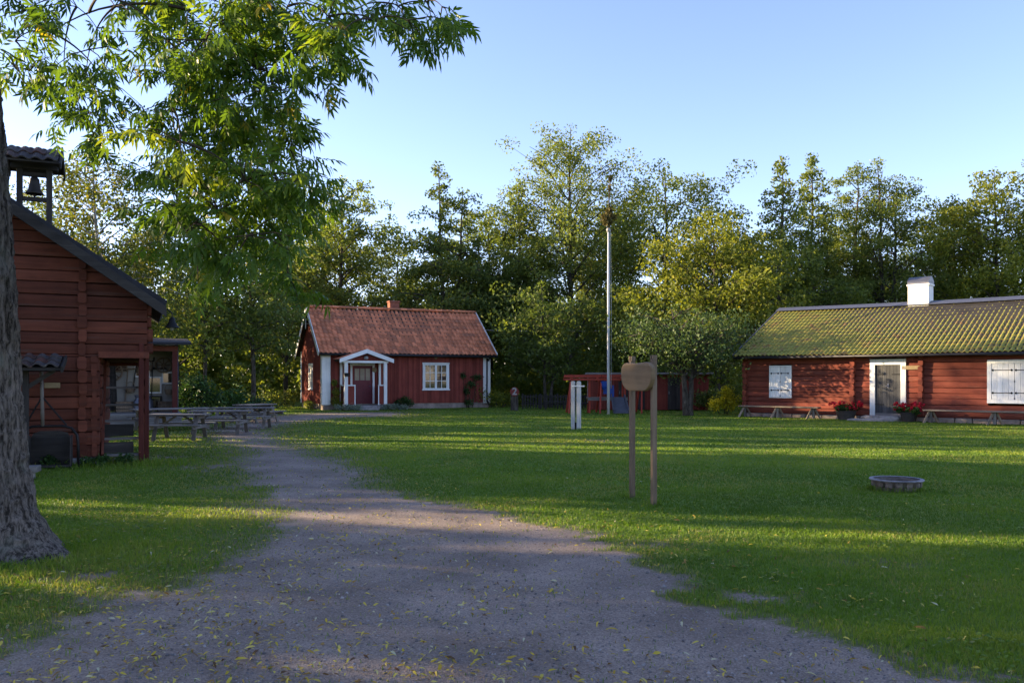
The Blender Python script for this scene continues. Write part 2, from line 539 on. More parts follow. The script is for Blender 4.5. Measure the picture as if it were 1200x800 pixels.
def ground_material():
    m, nt, b = nmat('yard ground of turf and gravel', 0.95)
    g = attr(nt, 'gravel')
    v = coords(nt)
    fine = noise(nt, v, 55, 3, 0.6)
    mid = noise(nt, v, 7, 4, 0.6)
    k = math_(nt, 'ADD', g, math_(nt, 'ADD', math_(nt, 'MULTIPLY', math_(nt, 'SUBTRACT', fine, 0.5), 0.55), math_(nt, 'MULTIPLY', math_(nt, 'SUBTRACT', mid, 0.5), 0.35)))
    fac = ramp(nt, k, [(0.40, (0, 0, 0)), (0.60, (1, 1, 1))])
    # turf
    big = noise(nt, v, 0.35, 4, 0.6)
    tn = noise(nt, v, 16, 5, 0.7)
    turf = ramp(nt, tn, [(0.3, (0.062, 0.120, 0.013)), (0.55, (0.108, 0.183, 0.019)), (0.75, (0.155, 0.225, 0.027))])
    turf = mixc(nt, ramp(nt, big, [(0.40, (0, 0, 0)), (0.60, (0.8, 0.8, 0.8))]), turf, (0.145, 0.180, 0.025))
    # thin worn turf close to the gravel
    worn = ramp(nt, g, [(0.05, (0, 0, 0)), (0.45, (0.7, 0.7, 0.7))])
    turf = mixc(nt, worn, turf, mixc(nt, fine, (0.085, 0.085, 0.03), (0.16, 0.125, 0.075)))
    # gravel
    vo = N(nt, 'ShaderNodeTexVoronoi'); vo.inputs['Scale'].default_value = 95
    nt.links.new(v, vo.inputs['Vector'])
    st = ramp(nt, vo.outputs['Color'], [(0.1, (0.185, 0.146, 0.120)), (0.5, (0.262, 0.208, 0.170)), (0.9, (0.355, 0.288, 0.24))])
    dust = ramp(nt, noise(nt, v, 1.1, 5, 0.6), [(0.35, (0.72, 0.69, 0.67)), (0.65, (1.14, 1.12, 1.10))])
    gr = mixc(nt, 1.0, st, dust, 'MULTIPLY')
    sp = ramp(nt, noise(nt, v, 38, 3, 0.7), [(0.63, (0, 0, 0)), (0.72, (0.4, 0.4, 0.4))])
    gr = mixc(nt, sp, gr, (0.06, 0.05, 0.045))
    c = mixc(nt, fac, turf, gr)
    nt.links.new(c, b.inputs['Base Color'])
    h = math_(nt, 'ADD', math_(nt, 'MULTIPLY', vo.outputs['Distance'], 0.6), math_(nt, 'ADD', fine, math_(nt, 'MULTIPLY', noise(nt, v, 3.0, 5, 0.6), 2.0)))
    bump(nt, b, h, 0.7, 0.02)
    return m


M['ground'] = ground_material()


def make_ground():
    ys = np.concatenate([np.geomspace(1.2, 60, 240), np.geomspace(63, 160, 14)])
    qs = np.concatenate([np.linspace(-6, -1.05, 24)[:-1], np.linspace(-1.05, 1.0, 400), np.linspace(1.0, 6, 24)[1:]])
    Q, Y = np.meshgrid(qs, ys)
    X = Q * (Y + 1.0)
    Z = tz(X, Y)
    gm = gravel_mask(X.ravel(), Y.ravel()).astype(np.float32)
    gm[(Y.ravel() > 60)] = 0
    nr, nc = X.shape
    v = np.stack([X.ravel(), Y.ravel(), Z.ravel()], 1)
    idx = np.arange(nr * nc).reshape(nr, nc)
    f = np.stack([idx[:-1, :-1].ravel(), idx[:-1, 1:].ravel(), idx[1:, 1:].ravel(), idx[1:, :-1].ravel()], 1)
    fm = gm[f].mean(1)
    out = []
    for nm, sel in (('lawn', fm <= 0.5), ('gravel_path', fm > 0.5)):
        ff = f[sel]
        used, inv = np.unique(ff, return_inverse=True)
        o = npmesh(nm, v[used], inv.reshape(ff.shape), None, M['ground'], None, True)
        at = o.data.attributes.new('gravel', 'FLOAT', 'POINT')
        at.data.foreach_set('value', np.ascontiguousarray(gm[used]))
        kind(o, 'structure')
        out.append(o)
    # the land beyond and behind, one sheet to the horizon, just below the yard
    b = MB(); b.add([(-1500, -400, -0.12), (1500, -400, -0.12), (1500, 2500, -0.12), (-1500, 2500, -0.12)], [(0, 1, 2, 3)])
    o = b.build('ground', M['ground']); kind(o, 'structure')
    return out


make_ground()

nr_ = np.random.default_rng(11)


def grass_blades():
    n = 900000
    u = nr_.random(n)
    y = 3.6 * (52 / 3.6) ** u
    q = nr_.uniform(-0.86, 0.80, n)
    x = q * (y + 0.6)
    g = gravel_mask(x, y)
    patch = fbm(x * 0.8, y * 0.8, 77, 3)
    keep = nr_.random(n) > np.clip((g - 0.12) * 2.1, 0, 0.985)
    keep &= ~((np.hypot(x + 4.8, y - 7.8) < 0.5))
    x, y, g, patch = x[keep], y[keep], g[keep], patch[keep]
    n = len(x)
    z = tz(x, y)
    h = (0.013 + 0.020 * nr_.random(n)) * (0.75 + 0.6 * patch)
    # longer unmown fringe at the tree foot, the barn wall and the gravel edge
    tr = np.exp(-(np.hypot(x + 4.6, y - 7.6) / 1.1) ** 2)
    bar = np.exp(-((y - (16.2 + 0.436 * (x + 7.1))) / 0.6) ** 2) * (x < -6.2)
    h *= 1 + 1.8 * tr * nr_.random(n) + 3.2 * bar * nr_.random(n) + 0.6 * np.exp(-((g - 0.35) / 0.15) ** 2) * nr_.random(n)
    tuft = np.clip((fbm(x * 2.3, y * 2.3, 141, 2) - 0.60) * 6, 0, 1)
    h *= 1 + 0.9 * tuft * nr_.random(n)
    w = np.maximum(0.0024, 0.00046 * y) * nr_.uniform(0.7, 1.4, n)
    th = nr_.uniform(0, 2 * np.pi, n)
    lean = nr_.uniform(0.1, 1.0, n) * h
    la = nr_.uniform(0, 2 * np.pi, n)
    dx, dy = np.cos(th) * w, np.sin(th) * w
    v = np.empty((n, 5, 3))
    v[:, 0] = np.stack([x - dx, y - dy, z - 0.01], 1)
    v[:, 1] = np.stack([x + dx, y + dy, z - 0.01], 1)
    mx, my = x + np.cos(la) * lean * 0.35, y + np.sin(la) * lean * 0.35
    v[:, 2] = np.stack([mx + dx * 0.75, my + dy * 0.75, z + h * 0.6], 1)
    v[:, 3] = np.stack([mx - dx * 0.75, my - dy * 0.75, z + h * 0.6], 1)
    v[:, 4] = np.stack([x + np.cos(la) * lean, y + np.sin(la) * lean, z + h], 1)
    b = np.arange(n)[:, None] * 5
    tri = np.concatenate([b + np.array([0, 1, 2]), b + np.array([0, 2, 3]), b + np.array([3, 2, 4])], 0)
    p2 = fbm(x * 0.28 + 7, y * 0.28, 78, 3)
    a = np.clip(0.45 + 0.95 * (patch - 0.5) + 1.1 * (p2 - 0.5) + nr_.normal(0, 0.15, n), 0, 0.95)
    dryp = np.clip((fbm(x * 0.9, y * 0.9, 143, 3) - 0.60) * 3, 0, 0.25)
    dry = nr_.random(n) < (0.02 + 0.5 * np.clip(g, 0, 0.6) + dryp)
    a[dry] = 1.0
    o = npmesh('grass', v.reshape(-1, 3), tri, np.repeat(a, 5), M['grass'])
    kind(o, 'stuff')


grass_blades()


def rotmats(d, up):
    """frames whose x runs along d and whose z leans to up"""
    d = d / np.linalg.norm(d, axis=1, keepdims=True)
    y = np.cross(up, d); y /= (np.linalg.norm(y, axis=1, keepdims=True) + 1e-9)
    z = np.cross(d, y)
    return np.stack([d, y, z], 2)


LEAFLET_V = np.array([(0, 0, 0), (0.30, 0.13, 0.02), (0.30, -0.13, 0.02), (0.66, 0.105, -0.02), (0.66, -0.105, -0.02), (1.0, 0, -0.10)])
LEAFLET_F = [(0, 2, 1), (1, 2, 4), (1, 4, 3), (3, 4, 5)]


def place(tv, tf, pos, mats, scale, a):
    n = len(pos); k = len(tv)
    v = np.einsum('nij,kj->nki', mats, tv) * scale[:, None, None] + pos[:, None, :]
    f = (np.arange(n)[:, None, None] * k + np.array(tf)[None]).reshape(-1, len(tf[0]))
    return v.reshape(-1, 3), f, np.repeat(a, k)


def fallen_leaves():
    n = 20000
    u = nr_.random(n)
    y = 3.9 * (26 / 3.9) ** u
    x = nr_.uniform(-0.68, 0.62, n) * y
    # thickest under the ash, thinning to the right
    dens = np.exp(-((x + 2.2) / 3.4) ** 2) * np.exp(-((y - 9) / 7.0) ** 2) + 0.07 + 0.9 * np.exp(-((x + 2.6) / 1.6) ** 2 - ((y - 9.3) / 2.0) ** 2)
    dens *= 0.25 + 3.2 * np.clip(fbm(x * 0.9, y * 0.9, 55, 3) - 0.38, 0, 1)
    keep = nr_.random(n) < dens * 0.9
    keep &= np.hypot(x + 4.8, y - 7.8) > 0.6
    x, y = x[keep], y[keep]
    # a few little heaps: whole fallen leaves
    hx, hy = [], []
    for (px, py) in ((540, 726), (255, 665), (245, 640), (325, 610), (445, 604), (660, 690), (1000, 702), (400, 632), (560, 690), (350, 690)):
        cx, cy = G(px, py)
        for k in range(9):
            hx.append(cx + nr_.normal(0, 0.07)); hy.append(cy + nr_.normal(0, 0.05))
    x = np.concatenate([x, hx]); y = np.concatenate([y, hy])
    n = len(x)
    th = nr_.uniform(0, 2 * np.pi, n)
    d = np.stack([np.cos(th), np.sin(th), nr_.normal(0, 0.22, n)], 1)
    up = np.stack([nr_.normal(0, 0.45, n), nr_.normal(0, 0.45, n), np.ones(n)], 1)
    pos = np.stack([x, y, tz(x, y) + nr_.uniform(0.008, 0.03, n)], 1)
    sc = nr_.uniform(0.022, 0.064, n) * np.where(nr_.random(n) < 0.12, 1.3, 1.0)
    tv = LEAFLET_V * np.array([1, 1.05, 2.4])
    v, f, a = place(tv, LEAFLET_F, pos, rotmats(d, up), sc, np.clip(nr_.normal(0.48, 0.30, n), 0, 1))
    kind(npmesh('fallen_leaves', v, f, a, M['litter']), 'stuff')


fallen_leaves()


def pebbles():
    n = 16000
    y = 3.7 * (13 / 3.7) ** nr_.random(n)
    x = nr_.uniform(-0.70, 0.62, n) * y
    g = gravel_mask(x, y)
    k = g > 0.62
    x, y = x[k], y[k]; n = len(x)
    s = nr_.gamma(2.0, 0.0022, n) + 0.003
    oct_ = np.array([(1, 0, 0), (0, 1, 0), (-1, 0, 0), (0, -1, 0), (0, 0, 0.7), (0, 0, -0.7)])
    of = [(0, 1, 4), (1, 2, 4), (2, 3, 4), (3, 0, 4), (1, 0, 5), (2, 1, 5), (3, 2, 5), (0, 3, 5)]
    th = nr_.uniform(0, 6.28, n)
    d = np.stack([np.cos(th), np.sin(th), nr_.normal(0, 0.3, n)], 1)
    up = np.stack([nr_.normal(0, 0.3, n), nr_.normal(0, 0.3, n), np.ones(n)], 1)
    pos = np.stack([x, y, tz(x, y) + s * 0.15], 1)
    v, f, a = place(oct_ * np.array([1, 0.75, 1]), of, pos, rotmats(d, up), s, nr_.random(n))
    m, nt, b = nmat('loose gravel stones', 0.9)
    nt.links.new(ramp(nt, attr(nt), [(0, (0.09, 0.08, 0.08)), (0.7, (0.20, 0.185, 0.18)), (1, (0.36, 0.33, 0.32))]), b.inputs['Base Color'])
    kind(npmesh('loose_gravel', v, f, a, m), 'stuff')


pebbles()

# ------------------------------------------------------------------ building helpers
class Frame:
    """maps (along, out, z) to local coordinates of a wall"""
    def __init__(s, o, d, n):
        s.o = Vector((*o, 0)); s.d = Vector((*d, 0)).normalized(); s.n = Vector((*n, 0)).normalized()

    def p(s, a, out, z):
        q = s.o + s.d * a + s.n * out
        return (q.x, q.y, z)


def log(mb, fr, a, b, z0, h, thick=0.14, bulge=0.04, span=None):
    L = b - a
    if L < 0.05: return
    n = max(2, int(L / 0.55) + 1)
    prof = [(0.0, 0.006), (bulge * 0.75, 0.07 * h), (bulge, 0.5 * h), (bulge * 0.75, 0.93 * h), (0.0, h - 0.006), (-thick, h + 0.012), (-thick, -0.012)]
    vs = []; fs = []; k = len(prof)
    ph = rs.random() * 6
    off = rs.uniform(-0.008, 0.008)
    for i in range(n):
        t = a + L * i / (n - 1)
        jz = 0.007 * math.sin(t * 1.3 + ph) * min(1, h / 0.2)
        jo = off + rs.uniform(-0.006, 0.006)
        for (o, z) in prof:
            if span:
                sa, sb = span(z0 + z)
                t = max(a, sa) + (min(b, sb) - max(a, sa)) * i / (n - 1)
            vs.append(fr.p(t, o + (jo if o > -0.1 else 0), z0 + z + (jz if 0.02 < z < h - 0.03 else jz * 0.6)))
    for i in range(n - 1):
        for j in range(k):
            j2 = (j + 1) % k
            fs.append((i * k + j, i * k + j2, (i + 1) * k + j2, (i + 1) * k + j))
    fs.append(tuple(range(k))); fs.append(tuple((n - 1) * k + j for j in range(k)))
    mb.add(vs, fs)


def log_wall(mb, fr, length, z0, z1, h=0.22, holes=(), span=None, thick=0.14, bulge=0.04):
    z = z0; first = True
    while z < z1 - 0.03:
        hh = min(h * rs.uniform(0.86, 1.14), z1 - z)
        a, b = (0, length) if span is None else span(z)
        segs = [(a, b)]
        for (s0, s1, h0, h1) in holes:
            if z + hh * 0.5 > h0 and z + hh * 0.5 < h1:
                ns = []
                for (p, q) in segs:
                    if s0 > p: ns.append((p, min(q, s0)))
                    if s1 < q: ns.append((max(p, s1), q))
                segs = [(p, q) for p, q in ns if q - p > 0.04]
        for p, q in segs:
            log(mb, fr, p, q, z, hh, thick, bulge, span)
        z += hh


def log_ends(mb, fr, a, z0, z1, h=0.22, w=0.17, out=0.16):
    """the notched cross-log ends that show as a knobbly upright on a log wall"""
    z = z0
    while z < z1 - 0.04:
        hh = min(h * rs.uniform(0.9, 1.1), z1 - z)
        j = rs.uniform(-0.012, 0.012); o = out + rs.uniform(-0.02, 0.02); ww = w / 2 + rs.uniform(-0.012, 0.012)
        c = 0.2 * hh
        pts = [(-ww, z + c), (-ww * 0.6, z + 0.012), (ww * 0.6, z + 0.012), (ww, z + c), (ww, z + hh - c), (ww * 0.6, z + hh - 0.012), (-ww * 0.6, z + hh - 0.012), (-ww, z + hh - c)]
        vs = [fr.p(a + j + x, 0.0, zz) for x, zz in pts] + [fr.p(a + j + x, o, zz) for x, zz in pts]
        n = 8
        fs = [tuple(range(n - 1, -1, -1)), tuple(range(n, 2 * n))] + [(i, (i + 1) % n, (i + 1) % n + n, i + n) for i in range(n)]
        mb.add(vs, fs)
        z += hh


def tile_roof(mb, o, dx, du, length, slope, tw=0.22, rh=0.33, amp=0.030, sag=0.0, mossrow=False):
    """pantiles one by one: o eave corner, dx along the eave, du up the slope"""
    o = Vector(o); dx = Vector(dx).normalized(); du = Vector(du).normalized(); nn = dx.cross(du).normalized()
    if nn.z < 0: nn = -nn
    nc = max(1, int(round(length / tw))); tw = length / nc
    nrow = max(1, int(round(slope / rh))); rh = slope / nrow
    prof = [(0.0, -0.25), (0.16, 0.75), (0.32, 1.0), (0.5, 0.55), (0.68, -0.45), (0.85, -0.8), (1.0, -0.25)]
    for r in range(nrow):
        for c in range(nc):
            jz = rs.uniform(-0.004, 0.006); jx = rs.uniform(-0.006, 0.006); ju = rs.uniform(-0.010, 0.010)
            d0 = r * rh - 0.02 + ju; d1 = (r + 1) * rh + 0.03
            if r == nrow - 1: d1 = (r + 1) * rh
            sg = -sag * math.sin(math.pi * (c + 0.5) / nc) * (0.3 + 0.7 * (r / max(1, nrow - 1)))
            vs = []
            for (t, z) in prof:
                x = (c + t) * tw + jx
                base = o + dx * x
                vs.append(base + du * d0 + nn * (amp * z + 0.012 + jz + sg))
            for (t, z) in prof:
                x = (c + t) * tw + jx
                base = o + dx * x
                vs.append(base + du * d0 + nn * (amp * z + 0.036 + jz + sg))
            for (t, z) in prof:
                x = (c + t) * tw + jx * 0.5
                base = o + dx * x
                vs.append(base + du * d1 + nn * (amp * z + 0.004 + jz + sg))
            k = 7; fs = []
            for j in range(k - 1):
                fs.append((j, j + 1, k + j + 1, k + j))
                fs.append((k + j, k + j + 1, 2 * k + j + 1, 2 * k + j))
            mb.add(vs, fs)


def ridge_caps(mb, a, b, r=0.11, step=0.36):
    a = Vector(a); b = Vector(b); L = (b - a).length; n = int(L / step); d = (b - a) / n
    side = Vector((d.y, -d.x, 0)).normalized()
    for i in range(n):
        vs = []; m = 7
        for q, rr in ((0, r * 1.06), (1.12 if i < n - 1 else 1, r * 0.94)):
            for k in range(m):
                t = math.pi * k / (m - 1)
                vs.append(a + d * (i + q) + side * (math.cos(t) * rr) + Vector((0, 0, math.sin(t) * rr * 0.9 - 0.03)))
        fs = [(k, k + 1, m + k + 1, m + k) for k in range(m - 1)] + [tuple(range(m))]
        mb.add(vs, fs)


def leaf_quads(centers, size, rng, a, aspect=0.62, droop=0.0):
    n = len(centers)
    d = rng.normal(0, 1, (n, 3)); d[:, 2] -= droop
    up = rng.normal(0, 1, (n, 3)) + np.array([0, 0, 0.8])
    m = rotmats(d, up)
    tv = np.array([(-0.5, 0, 0), (-0.05, -0.5 * aspect, 0.07), (0.55, 0, -0.04), (-0.05, 0.5 * aspect, 0.07)])
    s = size * rng.uniform(0.6, 1.35, n)
    return place(tv, [(0, 1, 2, 3)], centers, m, s, a)


def clump_mesh(name, blobs, nper, size, mat, parent, seed, droop=0.0, aspect=0.62):
    """blobs: (x,y,z,r[,rz]) -> a leafy mass, denser to its skin"""
    r = np.random.default_rng(seed)
    V, A = [], []
    for bl in blobs:
        x, y, z, rad = bl[:4]; rz = bl[4] if len(bl) > 4 else rad
        n = nper
        d = r.normal(0, 1, (n, 3)); d /= np.linalg.norm(d, axis=1, keepdims=True)
        k = r.random((n, 1)) ** 0.45
        # lumpy skin
        lum = 0.8 + 0.35 * np.sin(d[:, :1] * 5 + seed + x) * np.cos(d[:, 1:2] * 4 + z) 
        p = d * k * lum * np.array([rad, rad, rz]) + np.array([x, y, z])
        p = p[p[:, 2] > 0.02]
        V.append(p); A.append(np.clip(r.normal(0.5, 0.2, len(p)) + r.uniform(-0.15, 0.15), 0, 1))
    c = np.concatenate(V); a = np.concatenate(A)
    v, f, aa = leaf_quads(c, size, r, a, aspect, droop)
    return npmesh(name, v, f, aa, mat, parent)

# ------------------------------------------------------------------ log barn on the left
BP = (-7.1, 16.6, 0.0); BR = math.atan2(0.4, 0.9165)
barn = thing('log_barn', 'old dark red log barn with black roof and open stair corner beside the big ash', 'barn', BP, BR)
RX, RZ, EZ = -2.6, 4.98, 3.02          # ridge, eave
SL = (RZ - EZ) / (0.30 - RX)
roof_z = lambda x: RZ - abs(x - RX) * SL
WEST = -5.2
fr = Frame((WEST, 0), (1, 0), (0, -1))


def barn_span(z):
    """part of the gable under the roof slope at height z"""
    lim = max(0.02, (RZ + 0.02 - z) / SL)
    a = max(0, RX - lim - WEST); b = min(-WEST, RX + lim - WEST)
    return (a, max(a, b))


mb = MB()
log_wall(mb, fr, -WEST, 2.08, RZ - 0.2, 0.225, (), barn_span, 0.14, 0.028)
log_wall(mb, fr, -WEST - 0.83, 0.12, 2.08, 0.245, (), None, 0.14, 0.028)
mb.build('gable_wall', M['log_red_old'], barn)
mb = MB()
fs_ = Frame((-0.83, 0.14), (0, 1), (1, 0)); log_wall(mb, fs_, 4.8, 0.12, 2.08, 0.26)
mb.build('stable_wall', M['log_red_old_y'], barn)
mb = MB()
fs_ = Frame((0, 0.14), (0, 1), (1, 0)); log_wall(mb, fs_, 4.8, 2.08, 3.16, 0.25)
mb.build('loft_wall', M['log_red_old_y'], barn)
mb = MB()
fb_ = Frame((0, 4.94), (-1, 0), (0, 1)); log_wall(mb, fb_, -WEST, 2.08, RZ - 0.2, 0.25, (), lambda z: tuple(sorted((-WEST - barn_span(z)[1], -WEST - barn_span(z)[0]))))
fb2 = Frame((-0.83, 4.94), (-1, 0), (0, 1)); log_wall(mb, fb2, -WEST - 0.83, 0.12, 2.08, 0.25)
mb.build('rear_wall', M['log_red_old'], barn)
mb = MB()
fw_ = Frame((WEST, 0.14), (0, 1), (-1, 0)); log_wall(mb, fw_, 4.8, 0.12, 3.1, 0.25)
mb.build('outer_wall', M['log_red_old_y'], barn)
mb = MB(); log_ends(mb, fr, -WEST - 1.12, 0.14, 3.92, 0.235, 0.145, 0.075)
mb.build('log_ends', M['log_red_old'], barn)
mb = MB(); log_ends(mb, fr, -WEST - 0.92, 0.14, 2.06, 0.25, 0.10, 0.05)
mb.build('log_ends', M['log_red_old'], barn)
mb = MB()
log_ends(mb, Frame((0, 0), (0, 1), (1, 0)), 0.08, 2.1, 3.1, 0.25, 0.15, 0.09)
mb.build('log_ends', M['log_red_old_y'], barn)
mb = MB()
for k in range(7): mb.box(-0.82, -0.01, 0.02 + k * 0.68, 0.02 + k * 0.68 + 0.64, 2.02, 2.06)
mb.box(-0.85, 0.04, -0.09, 0.02, 2.02, 2.14); mb.box(-0.85, 0.04, 4.75, 4.85, 1.94, 2.02)
mb.build('loft_floor', M['log_red_old_y'], barn)
mb = MB()
for e in (0.30, RX * 2 - 0.30):
    z0 = EZ
    ux = (RX - e); L = math.hypot(ux, RZ - EZ)
    nx, nz = -(RZ - EZ) / L, ux / L
    if nz < 0: nx, nz = -nx, -nz
    t = 0.11
    poly = [(e, z0), (RX, RZ), (RX + 0, RZ + 0.13), (e + nx * t, z0 + nz * t)]
    mb.prism(poly, -0.42, 5.3)
mb.build('roof', M['roof_felt'], barn, 0.01)
for sgn in (1, -1):
    mb = MB()
    e = RX + sgn * 2.94
    mb.prism([(e, EZ - 0.22), (RX, RZ - 0.15), (RX, RZ + 0.06), (e, EZ - 0.02)], -0.47, -0.425)
    mb.build('verge_board', M['tar_wood'], barn, 0.006)
mb = MB(); mb.prism([(RX - 0.2, RZ + 0.015), (RX, RZ + 0.17), (RX + 0.2, RZ + 0.015), (RX + 0.18, RZ - 0.0), (RX, RZ + 0.14), (RX - 0.18, RZ)], -0.45, 5.32)
mb.build('ridge_cap', M['roof_felt'], barn)
for (px_, py_) in ((-0.10, -0.03), (0.0, 0.30)):
    mb = MB(); mb.box(px_ - 0.04, px_ + 0.04, py_ - 0.04, py_ + 0.04, 0.02, 2.03 if py_ > 0 else 2.3)
    mb.build('corner_post', M['post_red'], barn, 0.008)
# open stair rising away behind the posts
st = MB(); st.beam((-0.78, -0.02, 0.12), (-0.78, 1.7, 2.0), 0.045, 0.20); st.beam((-0.13, -0.02, 0.12), (-0.13, 1.7, 2.0), 0.045, 0.20)
stair = st.build('stair', M['log_red_old_y'], barn)
for k, z in enumerate((0.13, 0.43, 0.76, 1.07, 1.42)):
    t = MB(); t.box(-0.80, -0.10, 0.0 + k * 0.30, 0.24 + k * 0.30, z, z + 0.045)
    t.build('tread', M['grey_wood'], stair, 0.006)
for k in range(2):
    t = MB(); t.box(-0.79, -0.24, 0.12 + k * 0.3, 0.14 + k * 0.3, 0.19 + k * 0.3, 0.40 + k * 0.33)
    t.build('riser', M['tar_wood'], stair)
# side rails beyond the stair
rl = MB()
for z in (0.95, 1.25, 1.55): rl.beam((-0.02, 0.4, z), (-0.02, 4.7, z), 0.04, 0.11)
for y in (1.9, 3.3, 4.7): rl.box(-0.06, 0.02, y - 0.04, y + 0.04, 0.0, 2.02)
rl.build('gallery_rail', M['log_red_old_y'], barn)
st = MB()
for k in range(9):
    st.box(WEST + 0.05 + k * 0.48, WEST + 0.05 + k * 0.48 + rs.uniform(0.34, 0.46), -0.03 + rs.uniform(-0.03, 0.02), 0.2, -0.1, 0.13)
st.build('foundation', M['stone'], barn, 0.03)

# small plaque on the gable
mb = MB(); mb.box(-0.13, 0.13, -0.012, 0.012, -0.05, 0.05)
pq = mb.build('plaque', M['plaque'], None, 0.004, loc=(-7.1 - 0.9165 * 1.62 + 0.4 * 0.09, 16.6 - 0.4 * 1.62 - 0.9165 * 0.09, 1.50), rot=BR)
tag(pq, 'small brownish plaque fixed on the log gable near the tiled hood', 'plaque')

# pendant lamp under the eave corner
lp = thing('yard_lamp', 'small bell shaded lamp hanging from the barn eave corner', 'lamp', (-6.62, 16.62, 2.56))
mb = MB(); mb.tube([(-0.30, 0.0, 0.42), (-0.08, 0, 0.40), (0.0, 0, 0.34), (0, 0, 0.24)], 0.012, 6); mb.build('bracket', M['iron'], lp)
mb = MB(); mb.lathe([(0.02, 0.26), (0.05, 0.24), (0.06, 0.17), (0.13, 0.06), (0.135, 0.05), (0.12, 0.055), (0.05, 0.15), (0.0, 0.16)], n=16); mb.build('lamp_shade', M['iron'], lp, smooth=True)
mb = MB(); mb.lathe([(0.0, 0.15), (0.035, 0.12), (0.05, 0.07), (0.035, 0.02), (0.0, 0.005)], n=12); mb.build('bulb', M['lamp_shell'], lp, smooth=True)

# bell turret on the barn roof
bt_x, bt_y = -1.98, 0.62
c_, s_ = math.cos(BR), math.sin(BR)
btl = (BP[0] + bt_x * c_ - bt_y * s_, BP[1] + bt_x * s_ + bt_y * c_, 0)
bt = thing('bell_turret', 'little tiled wooden bell turret standing on the barn roof slope', 'bell turret', (btl[0], btl[1], roof_z(bt_x)), BR)
for sx in (-0.25, 0.25):
    mb = MB(); zb = -sx * SL - 0.12 if sx > 0 else -sx * SL - 0.02
    mb.box(sx - 0.05, sx + 0.05, -0.05, 0.05, zb, 1.14); mb.build('post', M['tar_wood_z'], bt, 0.006)
for z in (0.46, 0.93):
    mb = MB(); mb.box(-0.20, 0.20, -0.035, 0.035, z, z + 0.08); mb.build('crossbar', M['tar_wood'], bt, 0.006)
mb = MB()
RT = 1.46; ET = 1.14
for sg in (-1, 1):
    mb.add([(-0.46, sg * 0.50, ET - 0.03), (0.46, sg * 0.50, ET - 0.03), (0.46, 0, RT - 0.03), (-0.46, 0, RT - 0.03), (-0.46, sg * 0.50, ET), (0.46, sg * 0.50, ET), (0.46, 0, RT), (-0.46, 0, RT)],
           [(0, 1, 2, 3), (4, 5, 6, 7), (0, 1, 5, 4), (0, 3, 7, 4), (1, 2, 6, 5)])
mb.box(-0.40, 0.40, -0.07, 0.07, 1.07, 1.15)
rt = mb.build('roof', M['tar_wood'], bt)
mb = MB(); sl_ = math.hypot(0.5, RT - ET)
tile_roof(mb, (-0.44, -0.52, ET + 0.015), (1, 0, 0), (0, 0.5, RT - ET), 0.88, sl_, 0.22, 0.31, 0.028)
tile_roof(mb, (0.44, 0.52, ET + 0.015), (-1, 0, 0), (0, -0.5, RT - ET), 0.88, sl_, 0.22, 0.31, 0.028)
mb.build('roof_tiles', M['tile_dark'], rt)
for sx in (-0.475, 0.475):
    for sg in (-1, 1):
        mb = MB(); mb.beam((sx, sg * 0.55, ET - 0.09), (sx, 0, RT + 0.03), 0.03, 0.13); mb.build('verge_board', M['tar_wood'], rt)
mb = MB(); mb.lathe([(0.0, 0.34), (0.045, 0.33), (0.08, 0.29), (0.09, 0.21), (0.11, 0.09), (0.155, 0.02), (0.16, 0.0), (0.145, 0.0), (0.09, 0.10), (0, 0.15)], (0, 0, 0.60), 20)
bl = mb.build('bell', plain('dark bronze', (0.035, 0.032, 0.03), 0.5, 0.25, 8, 0.5), bt, smooth=True)
mb = MB(); mb.tube([(0, 0, 0.78), (0, 0, 0.57)], 0.012, 6); mb.lathe([(0.0, -0.04), (0.03, -0.01), (0.03, 0.02), (0, 0.04)], (0, 0, 0.57), 10); mb.build('clapper', M['iron'], bl)

# tiled hood on a dark post, with the iron railed box and step in front of the gable
hd = thing('tiled_hood', 'small mossy roofed hood on a dark post beside the big tree trunk', 'hood', (-8.55, 15.0, 0), BR)
mb = MB(); mb.box(-0.05, 0.05, -0.05, 0.05, -0.05, 1.80); mb.box(-0.92, -0.82, -0.05, 0.05, -0.05, 1.80); mb.build('post', M['tar_wood_z'], hd, 0.006)
mb = MB()
mb.add([(-1.05, -0.42, 1.76), (0.58, -0.42, 1.76), (0.58, 0.45, 1.98), (-1.05, 0.45, 1.98), (-1.05, -0.42, 1.81), (0.58, -0.42, 1.81), (0.58, 0.45, 2.03), (-1.05, 0.45, 2.03)],
       [(0, 1, 2, 3), (4, 5, 6, 7), (0, 1, 5, 4), (1, 2, 6, 5), (2, 3, 7, 6), (3, 0, 4, 7)])
hr = mb.build('roof', M['tar_wood'], hd)
mb = MB(); tile_roof(mb, (-1.06, -0.46, 1.83), (1, 0, 0), (0, 0.87, 0.22), 1.62, 0.92, 0.21, 0.30, 0.03); mb.build('roof_tiles', M['tile_dark'], hr)
mb = MB(); mb.beam((0.60, -0.50, 1.78), (0.60, 0.46, 2.0), 0.035, 0.11); mb.build('verge_board', M['tar_wood'], hr)
mb = MB(); mb.beam((0.0, 0, 1.45), (0.45, 0, 1.77), 0.06, 0.07); mb.build('bracket', M['tar_wood'], hd)

